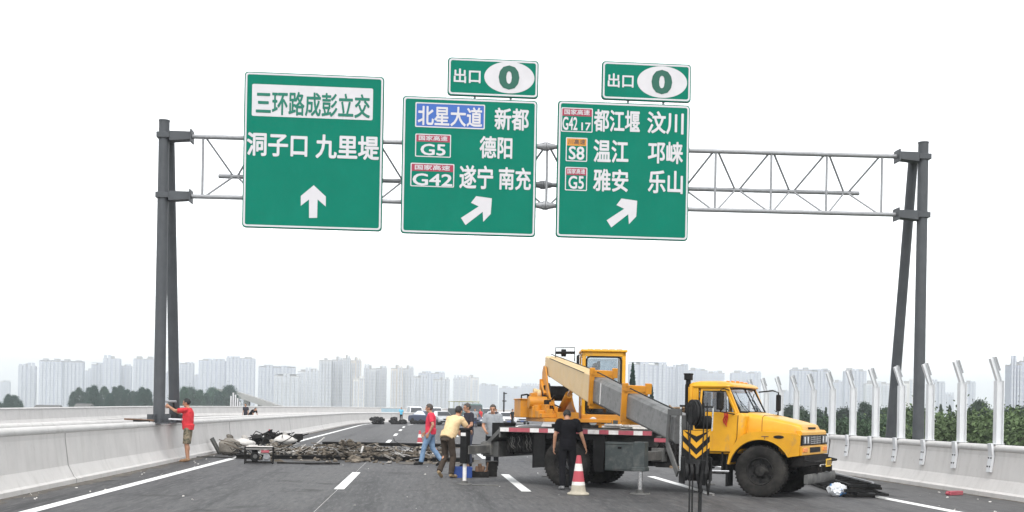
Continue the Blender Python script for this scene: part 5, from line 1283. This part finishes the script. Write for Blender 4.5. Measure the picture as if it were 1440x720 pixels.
# far debris row before the queue
rr = random.Random(41)
for i, (px, w, h, lab) in enumerate(((531, 11, .95, 'dark heap of sacks and tyres at the far end of the left lane'), (554, 7, .85, 'small dark heap left of the distant worker in sky blue'), (566, 6, .5, 'low dark heap at the feet of the distant worker in sky blue'), (590, 12, .4, 'flat scatter of dark debris in front of the white van'))):
    g = ground(px, 596.5); m = MB(); W_ = w*g.y/1600/2
    for k in range(26): lump(m, (rr.gauss(0, W_*.7), rr.gauss(0, .5), rr.uniform(.05, h*.7)), rr.uniform(.15, .34), rr, .8)
    o = m.build('debris_heap', M['grime']); o.location = (g.x, g.y, 0); tag(o, lab, 'debris heap')
# ------------------------------------------------------------------ queued vehicles beyond the works
CARP = {}
def car(label, loc, rz, body, kind='sedan', group='vehicles queued beyond the works', colour='white'):
    t = thing({'sedan': 'car', 'van': 'van', 'truck': 'lorry'}[kind], label, {'sedan': 'car', 'van': 'van', 'truck': 'truck'}[kind], loc, rz, group)
    if kind == 'sedan':
        L, Wd = 4.4, 1.76; low = [(-2.15, .28), (2.12, .28), (2.2, .45), (2.15, .68), (1.9, .80), (1.0, .93), (-1.5, .95), (-2.1, .92), (-2.2, .6)]
        cab = [(1.0, .93, .80), (.25, 1.38, .62), (-.2, 1.45, .60), (-.9, 1.43, .60), (-1.6, .96, .78)]
    elif kind == 'van':
        L, Wd = 4.6, 1.8; low = [(-2.2, .32), (2.2, .32), (2.28, .5), (2.22, .95), (2.05, 1.12), (-2.2, 1.12), (-2.25, .6)]
        cab = [(2.05, 1.1, .86), (1.45, 1.80, .74), (.9, 1.93, .70), (-2.0, 1.93, .72), (-2.2, 1.1, .86)]
    else:
        L, Wd = 6.4, 2.2; low = [(1.3, .55), (3.0, .55), (3.1, .8), (3.08, 1.35), (2.98, 1.42), (1.3, 1.42)]
        cab = [(3.0, 1.40, 1.02), (2.8, 2.15, .95), (2.5, 2.28, .9), (1.5, 2.28, .9), (1.3, 1.40, 1.02)]
    m = MB(); m.prism(low, -Wd/2, Wd/2)
    n = len(cab)
    vs = [V((x, s_*w, z)) for s_ in (-1, 1) for x, z, w in cab]
    m._add(vs, [tuple(range(n)), tuple(range(2*n-1, n-1, -1))]+[(k, k+1, n+k+1, n+k) for k in range(n-1)])
    m.build('body', body, t, bevel=.07, seg=3)
    # glass: windscreen, rear, sides, set 4 mm proud
    def lerp(a, b, k): return V(a)+(V(b)-V(a))*k
    def pane(i, j, name, mg=.10):
        a, b = cab[i], cab[j]; A0, A1, B0, B1 = V((a[0], -a[2], a[1])), V((a[0], a[2], a[1])), V((b[0], -b[2], b[1])), V((b[0], b[2], b[1]))
        nrm = (B0-A0).cross(A1-A0).normalized(); nrm = nrm if nrm.z > 0 else -nrm
        c = (A0+A1+B0+B1)/4; q = [c+(p-c)*(1-mg)+nrm*.012 for p in (A0, A1, B1, B0)]
        m = MB(); m.quad(*q); m.build(name, M['wind'], t)
    pane(0, 1, 'windscreen'); pane(n-1, n-2, 'rear_window')
    for s_ in (-1, 1):
        P = [V((x, s_*w, z)) for x, z, w in cab]; c = sum(P, V())/n; nr = V((0, s_, .3)).normalized()
        m = MB(); m._add([c+(p-c)*.84+nr*.014 for p in P], [tuple(range(n))]); m.build('side_window', M['wind'], t)
    front = {'sedan': 2.19, 'van': 2.27, 'truck': 3.10}[kind]; hz = {'sedan': .62, 'van': .78, 'truck': .85}[kind]
    for s_ in (-1, 1):
        m = MB(); m.b2(front-.06, front+.012, s_*(Wd/2-.36), s_*(Wd/2-.06), hz-.07, hz+.07); m.build('headlight', M['lens'], t, bevel=.02)
    m = MB(); m.b2(front-.05, front+.008, -.42, .42, hz-.10, hz+.04); m.b2(front-.08, front+.006, -.7, .7, hz-.30, hz-.18); m.build('grille', M['black'], t)
    m = MB(); m.b2(front, front+.02, -.2, .2, hz-.26, hz-.15); m.build('number_plate', M['bluep'], t)
    wr = .32 if kind != 'truck' else .42
    for x in ({'sedan': (-1.35, 1.35), 'van': (-1.4, 1.45), 'truck': (-2.0, 2.3)}[kind]):
        for s_ in (-1, 1):
            m = MB(); m.cyl((x, s_*(Wd/2-.2), wr), (x, s_*(Wd/2+.015), wr), wr, seg=20); m.cyl((x, s_*(Wd/2+.015), wr), (x, s_*(Wd/2+.02), wr), wr*.6, seg=14); m.build('wheel', M['tyre'], t)
    if kind == 'truck':
        m = MB(); m.b2(-3.1, 1.2, -1.1, 1.1, .85, .97)
        for y in (-1.1, 1.1): m.b2(-3.1, 1.2, y-.03, y+.03, .97, 1.75)
        m.b2(-3.12, -3.06, -1.1, 1.1, .97, 1.75); m.build('cargo_bed', M['boxg'], t)
        m = MB()
        for x in (-2.9, -1.0, 1.0):
            for y in (-1.05, 1.05): m.cyl((x, y, 1.7), (x, y, 2.45), .03, seg=6)
        m.b2(-3.1, 1.2, -1.15, 1.15, 2.45, 2.50); m.build('canopy', mat('canopy_yellow_green', (.30, .30, .08), .7), t)
    return t
cw, cs, cb, cg = [mat(n, c, .3, 0, .03, 2, coat=.4) for n, c in (('car_white', (.68, .69, .70)), ('car_silver', (.38, .39, .40)), ('car_dark_blue', (.03, .045, .09)), ('car_green', (.03, .09, .08)))]
def place(label, px, Y, body, kind, rz=-1.57):
    q = atY(px, 585, Y); s = Y; a = max(0, (Y-Y_ARC)/R_ARC)
    car(label, (q.x, Y, 0), rz+random.Random(px).uniform(-.12, .12), body, kind)
place('white van facing the works, leftmost of the queue beside the distant worker in sky blue', 583, 148, cw, 'van', -1.45)
place('dark blue car to the right of the white van in the queue', 600, 124, cb, 'sedan', -1.0)
place('silver car partly hidden between the walking man and the cream-shirted man', 622, 119, cs, 'sedan', -1.3)
place('green lorry with a yellow-green canopy between the two standing men', 655, 121, cg, 'truck', -1.4)
place('dark blue car at the front right of the green lorry', 664, 112, cb, 'sedan', -1.57)
place('white car seen between the grey-shirted man and the utility pole', 693, 138, cw, 'sedan')
place('white car below the utility pole left of the crane oil tank', 711, 126, cw, 'sedan', -1.5)
place('silver car at the right end of the visible queue by the truck tail', 731, 134, cs, 'sedan')
place('white van standing farther back behind the dark blue car', 612, 168, cw, 'van')
place('silver van standing farther back above the grey-shirted man', 681, 152, cs, 'van')
place('white car far back left of the green lorry', 637, 146, cw, 'sedan')

# ------------------------------------------------------------------ things between the deck and the skyline
q = atY(708, 600, 150); t = thing('utility_pole', 'thin dark utility pole with crossarms beyond the queue, above the white car', 'pole', (q.x, 150, -8.5))
m = MB(); m.cyl((0, 0, 0), (0, 0, 12.55), .16, .10, 10); m.build('mast', M['grime'], t)
for a, b, z in ((-.12, .38, 12.3), (-.2, .34, 11.3)):
    m = MB(); m.b2(a, b, -.05, .05, z, z+.14); m.build('crossarm', M['grime'], t)
# flyover far on the left with its ramp
t = thing('flyover', 'hazy pale flyover ramp climbing to the left behind the far barrier', 'flyover', (0, 0, 0))
m = MB(); D = 420
pts = [(405, 573.5), (385, 568), (365, 561), (345, 554.5), (325, 549), (300, 546)]
top = [atY(x, y, D) for x, y in pts]
m.loft([[p+V((0, 0, 0)), p+V((0, 9, 0)), p+V((0, 9, -2.2)), p+V((0, 0, -2.2))] for p in top]); m.build('ramp_girder', M['deckc'], t)
m = MB()
for p in top[1:]: m.b2(p.x-.9, p.x+.9, D+2, D+6, -8.5, p.z-2.0)
m.build('pier', M['deckc'], t)
t = thing('flyover', 'hazy level flyover with a dark car on it behind the end of the left barrier', 'flyover', (0, 0, 0)); D = 300
a, b = atY(405, 573.8, D), atY(640, 572.5, D)
m = MB(); m.b2(a.x, b.x, D, D+9, min(a.z, b.z)-1.9, min(a.z, b.z)-.9); m.build('girder', M['deckc'], t)
m = MB(); m.b2(a.x, b.x, D-.25, D, min(a.z, b.z)-1.0, min(a.z, b.z)); m.build('parapet', M['cope'], t)
m = MB()
for k in range(6):
    x = a.x+(b.x-a.x)*(k+.5)/6; m.b2(x-.8, x+.8, D+2, D+6, -8.5, min(a.z, b.z)-1.8)
m.build('pier', M['deckc'], t)
q = atY(501, 570, D+2.5); car('dark car crossing the hazy level flyover above the end of the left barrier', (q.x, D+2.5, min(a.z, b.z)-.9), 0, cb, 'sedan', 'cars on the flyover')
q = atY(551, 579, 175); t = thing('hoarding', 'pale blue site hoarding beyond the far barrier left of the white van', 'hoarding', (q.x, 175, -8.5))
m = MB(); m.b2(-1.6, 1.6, -.05, .05, 7.6, 10.1)
m.build('panel', mat('pale_blue_sheet', (.30, .42, .48), .6), t)
m = MB()
for x in (-1.5, 0, 1.5): m.cyl((x, .12, 0), (x, .12, 10.1), .06, seg=6)
m.build('post', M['greym'], t)
q = atY(331, 570, 210); t = thing('slatted_shed', 'small white slatted gable with dark gaps beyond the far barrier right of the trees', 'shed', (q.x, 210, -8.5))
m = MB()
for k in range(5): x = -.8+.4*k; m.b2(x-.12, x+.12, -.1, .1, 0, 9.6+3.0-.62*abs(k-1.2)); 
m.build('slat', M['signw'], t)
m = MB(); m.b2(-.95, .95, .12, .3, 0, 11.0); m.build('back_wall', M['boxg'], t)
for i, (px, w, h, lab) in enumerate(((113, 18, 2.0, 'low grey roof just above the far barrier left of the tree row'), (62, 30, 1.2, 'low pale shed just above the far barrier at the far left'))):
    D = 260; q = atY(px, 575, D); W_ = w*D/1600; t = thing('low_house', lab, 'house', (q.x, D, -8.5)); zt_ = q.z+8.5+h*.4
    m = MB(); m.b2(-W_/2, W_/2, 0, 6, 0, zt_-.8); m.build('wall', TW[3], t)
    m = MB(); m.prism([(-.4, zt_-.8), (6.4, zt_-.8), (3, zt_+.4)], -W_/2-.3, W_/2+.3, lambda u, v, w: (w, u, v)); m.build('roof', M['greym'], t)

# ------------------------------------------------------------------ trees
def leaf_crown(seed, h, rw, z0, n, ls, conifer=False, poplar=False):
    rr = random.Random(seed); m = MB(); cl = []
    for k in range(n):
        u = rr.random(); z = z0+(h-z0)*u
        if conifer: r = rw*(1-u)**.9*(.55+.45*(1 if (k % 7) else .3)); 
        else: r = rw*math.sqrt(max(0.02, 1-(2*(u**(.8 if poplar else .9))-1)**2))
        a = rr.random()*6.283; q = r*math.sqrt(rr.uniform(.25, 1)); cl.append((q*math.cos(a), q*math.sin(a), z))
    for (x, y, z) in cl:
        cs_ = rw*(.30 if not conifer else .22*(1.08-(z-z0)/(h-z0)))*rr.uniform(.6, 1.3)
        for k in range(64 if not conifer else 30):
            d = V((rr.gauss(0, 1), rr.gauss(0, 1), rr.gauss(0, .75)))*cs_*.52; c = V((x, y, z))+d
            nx = V((rr.gauss(0, 1), rr.gauss(0, 1), rr.gauss(0, 1))).normalized(); ux = nx.orthogonal().normalized(); uy = nx.cross(ux); s = ls*rr.uniform(.6, 1.3)
            m._add([c-ux*s, c-uy*s*.6, c+ux*s, c+uy*s*.6], [(0, 1, 2, 3)])
    return m.mesh('crown', None, None, False)
def trunk_mesh(seed, h, rw, z0):
    rr = random.Random(seed); m = MB(); m.tube([(0, 0, 0), (.1, .05, h*.3), (-.05, .1, h*.6), (.05, 0, h*.92)], [h*.018, h*.014, h*.009, h*.003], 7)
    for k in range(9):
        a = rr.random()*6.28; z = z0+(h-z0)*rr.uniform(.05, .7); L = rw*rr.uniform(.5, .9); m.tube([(0, 0, z), (L*.5*math.cos(a), L*.5*math.sin(a), z+L*.35), (L*math.cos(a), L*math.sin(a), z+L*.8)], [h*.007, h*.005, h*.002], 5)
    return m.mesh('trunk')
PROTO = {}
for nm, args in dict(round=(1, 10, 2.6, 2.5, 360, .105), round2=(2, 10, 2.9, 2.2, 380, .105), tall=(3, 12, 1.7, 2.0, 360, .11, False, True), tall2=(4, 12, 2.0, 1.6, 380, .11, False, True), bush=(5, 6, 2.6, .6, 380, .065), conifer=(6, 12, 1.7, 2.0, 420, .14, True)).items():
    PROTO[nm] = (leaf_crown(*args), trunk_mesh(args[0], args[1], args[2], args[3]), args[1])
rt_ = random.Random(2024)
def tree(kind, px, ytop, Y, mt, label, group, base=-8.5, wide=1.0):
    q = atY(px, ytop, Y); h = q.z-base; cr, tk, ph = PROTO[kind]; s = h/ph
    t = thing('conifer_tree' if kind == 'conifer' else 'tree', label, 'tree', (q.x, Y, base), rt_.random()*6, group)
    t.scale = (s*wide, s*wide, s)
    for me, nm, m_ in ((tk, 'trunk', M['bark']), (cr, 'crown', mt)):
        key = me.name+m_.name
        if key not in CARP:
            c = me.copy(); c.materials.append(m_); CARP[key] = c
        o = bpy.data.objects.new(nm, CARP[key]); COL.objects.link(o); o.parent = t
GR = 'trees in the rows behind the right barrier'
px = 1040
while px < 1475:
    tree(rt_.choice(('tall', 'tall', 'tall2', 'round', 'conifer')), px, 577+rt_.uniform(-11, 11)+(6 if px < 1160 else 0), rt_.uniform(135, 165), rt_.choice((M['leaf_d'], M['leaf_d'], M['leaf_m'])), 'dark green tree in the tall back row behind the right barrier', GR+', back row', wide=.95); px += rt_.uniform(12, 19)
px = 1050
while px < 1470:
    tree(rt_.choice(('round', 'tall2', 'round2')), px, 596+rt_.uniform(-10, 12), rt_.uniform(90, 118), rt_.choice((M['leaf_d'], M['leaf_m'])), 'mid-height dark green tree in front of the tall back row behind the right barrier', GR+', middle row', wide=1.1); px += rt_.uniform(24, 36)
for px, yt, Y in ((1290, 582, 78), (1322, 612, 62), (1345, 606, 66), (1372, 600, 60), (1398, 604, 64), (1420, 594, 62), (1446, 600, 58), (1085, 606, 70), (1150, 600, 75), (1212, 604, 72), (1240, 610, 66)):
    tree('bush' if px != 1290 else 'round2', px, yt, Y, M['leaf_l'] if px > 1270 else M['leaf_m'], 'light green bushy tree low in front behind the right barrier' if px != 1290 and px > 1270 else ('yellowish green tree between the two legs of the right gantry post' if px == 1290 else 'leafy bush low behind the right barrier near the truck nose'), GR+', front bushes', wide=1.2)
for px, yt, lab in ((890, 511, 'taller slim conifer showing between the operator cab and the boom collar'), (916.5, 543, 'shorter slim conifer showing just right of the boom collar horns')):
    tree('conifer', px, yt, 96, M['leaf_b'], lab, None, wide=.62)
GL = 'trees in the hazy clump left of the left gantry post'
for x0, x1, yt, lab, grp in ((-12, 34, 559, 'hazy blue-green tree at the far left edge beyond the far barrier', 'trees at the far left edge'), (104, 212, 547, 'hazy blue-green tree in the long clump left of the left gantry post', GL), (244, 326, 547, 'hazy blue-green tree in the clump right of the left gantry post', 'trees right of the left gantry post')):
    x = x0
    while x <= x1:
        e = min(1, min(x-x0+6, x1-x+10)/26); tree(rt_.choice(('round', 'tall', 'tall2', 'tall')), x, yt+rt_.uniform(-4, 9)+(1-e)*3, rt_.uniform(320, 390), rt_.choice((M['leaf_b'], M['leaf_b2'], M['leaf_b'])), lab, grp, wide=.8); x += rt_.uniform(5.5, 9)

# ------------------------------------------------------------------ skyline
def tower(x0, x1, yt, D, label, tint, style):
    xa, xb = atY(x0, 560, D).x, atY(x1, 560, D).x; h = atY((x0+x1)/2, yt, D).z+8.5; w = xb-xa; d = min(26, max(13, w*.6))
    rr = random.Random(int(x0*7+yt)); t = thing('apartment_tower', label, 'tower block', ((xa+xb)/2, D, -8.5), -math.atan2((xa+xb)/2, D)*.6, 'hazy tower blocks of the skyline')
    wm = TW[tint]; nb = max(2, int(round(w/9))); bw = w/nb
    m = MB(); m.b2(-w/2, w/2, 0, d, 0, h-4)
    tops = []
    for k in range(nb):
        x = -w/2+bw*k; th = h-4+(rr.choice((0, 0, 3, 5)) if style else (3 if k % 2 else 0)); tops.append(th)
        m.b2(x+bw*.10, x+bw*.44, -1.3, .2, 0, th); m.b2(x+bw*.56, x+bw*.90, -1.3, .2, 0, th)
    for k in range(int(h/9)): m.b2(-w/2-.12, w/2+.12, -.10, d+.12, 8+9*k, 8.35+9*k)
    m.build('wall', wm, t)
    m = MB()
    for k in range(1+nb//3):
        x = -w/2+w*(k+.5)/(1+nb//3); m.b2(x-w*.12, x+w*.12, d*.25, d*.8, h-4.01, h-rr.choice((0, 1.2)))
    m.b2(-w/2, w/2, 0, .4, h-4, h-3); m.b2(-w/2, w/2, d-.4, d, h-4, h-3)
    m.build('roof', M['troof'], t)
    nf = int((h-6)/3)
    for k in range(nb):
        x = -w/2+bw*k
        for (a, b, y) in ((.45, .55, -.02), (.15, .39, -1.33), (.61, .85, -1.33)):
            z = tops[k]-1.5 if y < -1 else h-5.5
            m = MB(); m._add([(x+bw*a, y, 2), (x+bw*b, y, 2), (x+bw*b, y, z), (x+bw*a, y, z)], [(0, 1, 2, 3)])
            m.build('window_strip', M['twin'], t)
    # gable side windows
    return t
TL_ = [
 (0, 13, 534, 1900, 2, 'faint low block at the far left edge of the skyline'),
 (25.7, 49, 511, 1500, 2, 'slim hazy tower standing alone at the far left of the skyline'),
 (55, 86, 504, 1450, 2, 'broad hazy tower, left half of the wide slab right of the lone slim tower'),
 (85, 116, 505, 1460, 2, 'broad hazy tower, right half of the wide slab above the low grey roof'),
 (119, 130, 518, 1600, 2, 'narrow low tower squeezed between the wide slab and the stepped towers'),
 (128, 145, 509, 1500, 2, 'lower left shoulder of the stepped towers behind the long tree clump'),
 (144.5, 168, 500.5, 1480, 2, 'highest of the stepped towers behind the long tree clump'),
 (168, 184, 511, 1500, 2, 'lower right shoulder of the stepped towers behind the long tree clump'),
 (187, 217, 501, 1450, 2, 'tall hazy tower directly behind the left gantry post'),
 (230, 240, 521, 1600, 2, 'low hazy block glimpsed between the two legs of the left gantry post'),
 (252, 271.5, 508, 1450, 2, 'hazy tower just above the head of the worker in red'),
 (272, 280, 525, 1650, 2, 'small low block right above the trees beside the worker in red'),
 (279, 316, 503, 1400, 2, 'left one of the twin bluish slabs above the right-hand tree clump'),
 (317.5, 357, 500, 1380, 2, 'right one of the twin bluish slabs, above the white slatted gable'),
 (363, 414, 513, 1500, 2, 'wide bluish slab behind the flyover ramp'),
 (385, 420, 524, 1200, 1, 'wide lower grey block in front of the bluish slab, left of the tallest group'),
 (418, 448, 518, 1250, 1, 'grey block with ribbed front immediately left of the tallest group'),
 (448, 466, 501.5, 1050, 1, 'left tower of the tallest ribbed group in the middle of the skyline'),
 (466, 481, 501, 1060, 1, 'second tower of the tallest ribbed group, beside the narrow peak'),
 (481, 492, 499, 1040, 1, 'narrow highest tower of the tallest ribbed group'),
 (492, 507, 502, 1050, 0, 'warm-toned right tower of the tallest ribbed group'),
 (496, 512, 527, 980, 3, 'low pale block in front of the gap right of the tallest group'),
 (511, 528, 513.5, 1080, 1, 'left half of the rounded-top pair right of the tallest group'),
 (528, 543, 513, 1090, 1, 'right half of the rounded-top pair right of the tallest group'),
 (549, 566, 513, 1070, 0, 'warm cream tower front of the second rounded pair, above the blue hoarding'),
 (565, 581, 513.5, 1080, 1, 'grey right half of the second rounded pair, above the white van'),
 (580, 600, 526, 1180, 1, 'lower grey tower behind the walking man in crimson, left part'),
 (588, 625, 521, 1400, 2, 'faint wide tower rising behind the walking man in crimson'),
 (609, 632, 529, 1120, 1, 'lower grey tower above the cream-shirted man, left part'),
 (637, 655, 529, 1250, 1, 'faint grey tower above the charcoal-shirted man'),
 (652, 673, 527, 1300, 3, 'faint pale tower left of the utility pole'),
 (674, 700, 539, 1700, 2, 'very faint low block behind the utility pole'),
 (702, 735, 543, 1800, 2, 'very faint low block right of the utility pole'),
 (733, 770, 540, 1800, 2, 'very faint block just left of the crane oil tank'),
 (884, 912, 507.5, 1150, 2, 'left half of the bluish slab right of the crane operator cab'),
 (911, 937, 508.5, 1150, 2, 'right half of the bluish slab, behind the boom collar conifers'),
 (936, 953, 514, 1250, 2, 'lower bluish tower left of the air intake on the yellow cab'),
 (952, 967, 510, 1200, 2, 'narrow bluish tower directly behind the air intake of the yellow cab'),
 (968, 994, 517, 1400, 2, 'faint tower above the rear of the yellow cab roof'),
 (994, 1018, 521, 1500, 2, 'faint low tower above the front of the yellow cab roof'),
 (1029, 1069, 521, 1500, 2, 'faint wide tower right of the yellow cab roof, above the windscreen'),
 (1080, 1111, 548, 1700, 2, 'low faint block behind the leftmost screen posts'),
 (1112, 1140, 516.5, 1250, 2, 'left half of the broad bluish slab behind the screen posts, above the truck bonnet'),
 (1139, 1167, 518, 1250, 2, 'right half of the broad bluish slab behind the screen posts, above the truck nose'),
 (1168, 1187, 534, 1450, 2, 'lower faint block right of the broad slab behind the screen posts'),
 (1188, 1217, 517.5, 1300, 2, 'hazy tower just left of the slanting right gantry leg'),
 (1218, 1250, 535, 1150, 1, 'low pale block left of the slanting right gantry leg'),
 (1262, 1291, 534, 1150, 3, 'low pale ribbed block between the two legs of the right gantry post'),
 (1309, 1328, 535, 1300, 2, 'faint block right of the right gantry post'),
 (1328, 1341, 553, 1400, 2, 'smallest faint block right of the right gantry post'),
 (1355, 1371, 535, 1300, 2, 'faint narrow tower behind the second screen post from the right edge'),
 (1421, 1436, 503, 560, 2, 'nearer dark bluish tower at the right edge, lower left part'),
 (1434, 1462, 499, 566, 2, 'nearer dark bluish tower at the right edge, taller right part'),
]
for x0, x1, yt, D, tint, lab in TL_: tower(x0, x1, yt, D, lab, tint, random.Random(int(x0)).random() < .5)

# ------------------------------------------------------------------ haze
hz = bpy.data.materials.new('haze_air'); hz.use_nodes = True; t_ = hz.node_tree; t_.nodes.clear()
ho = t_.nodes.new('ShaderNodeOutputMaterial'); hv = t_.nodes.new('ShaderNodeVolumePrincipled')
hv.inputs['Color'].default_value = (.74, .775, .82, 1); hv.inputs['Density'].default_value = HAZE; hv.inputs['Anisotropy'].default_value = 0.0
t_.links.new(hv.outputs[0], ho.inputs['Volume'])
o = MB().b2(-4300, 4300, -4300, 4300, -10, 150).build('haze', hz); tag(o, kind='stuff')
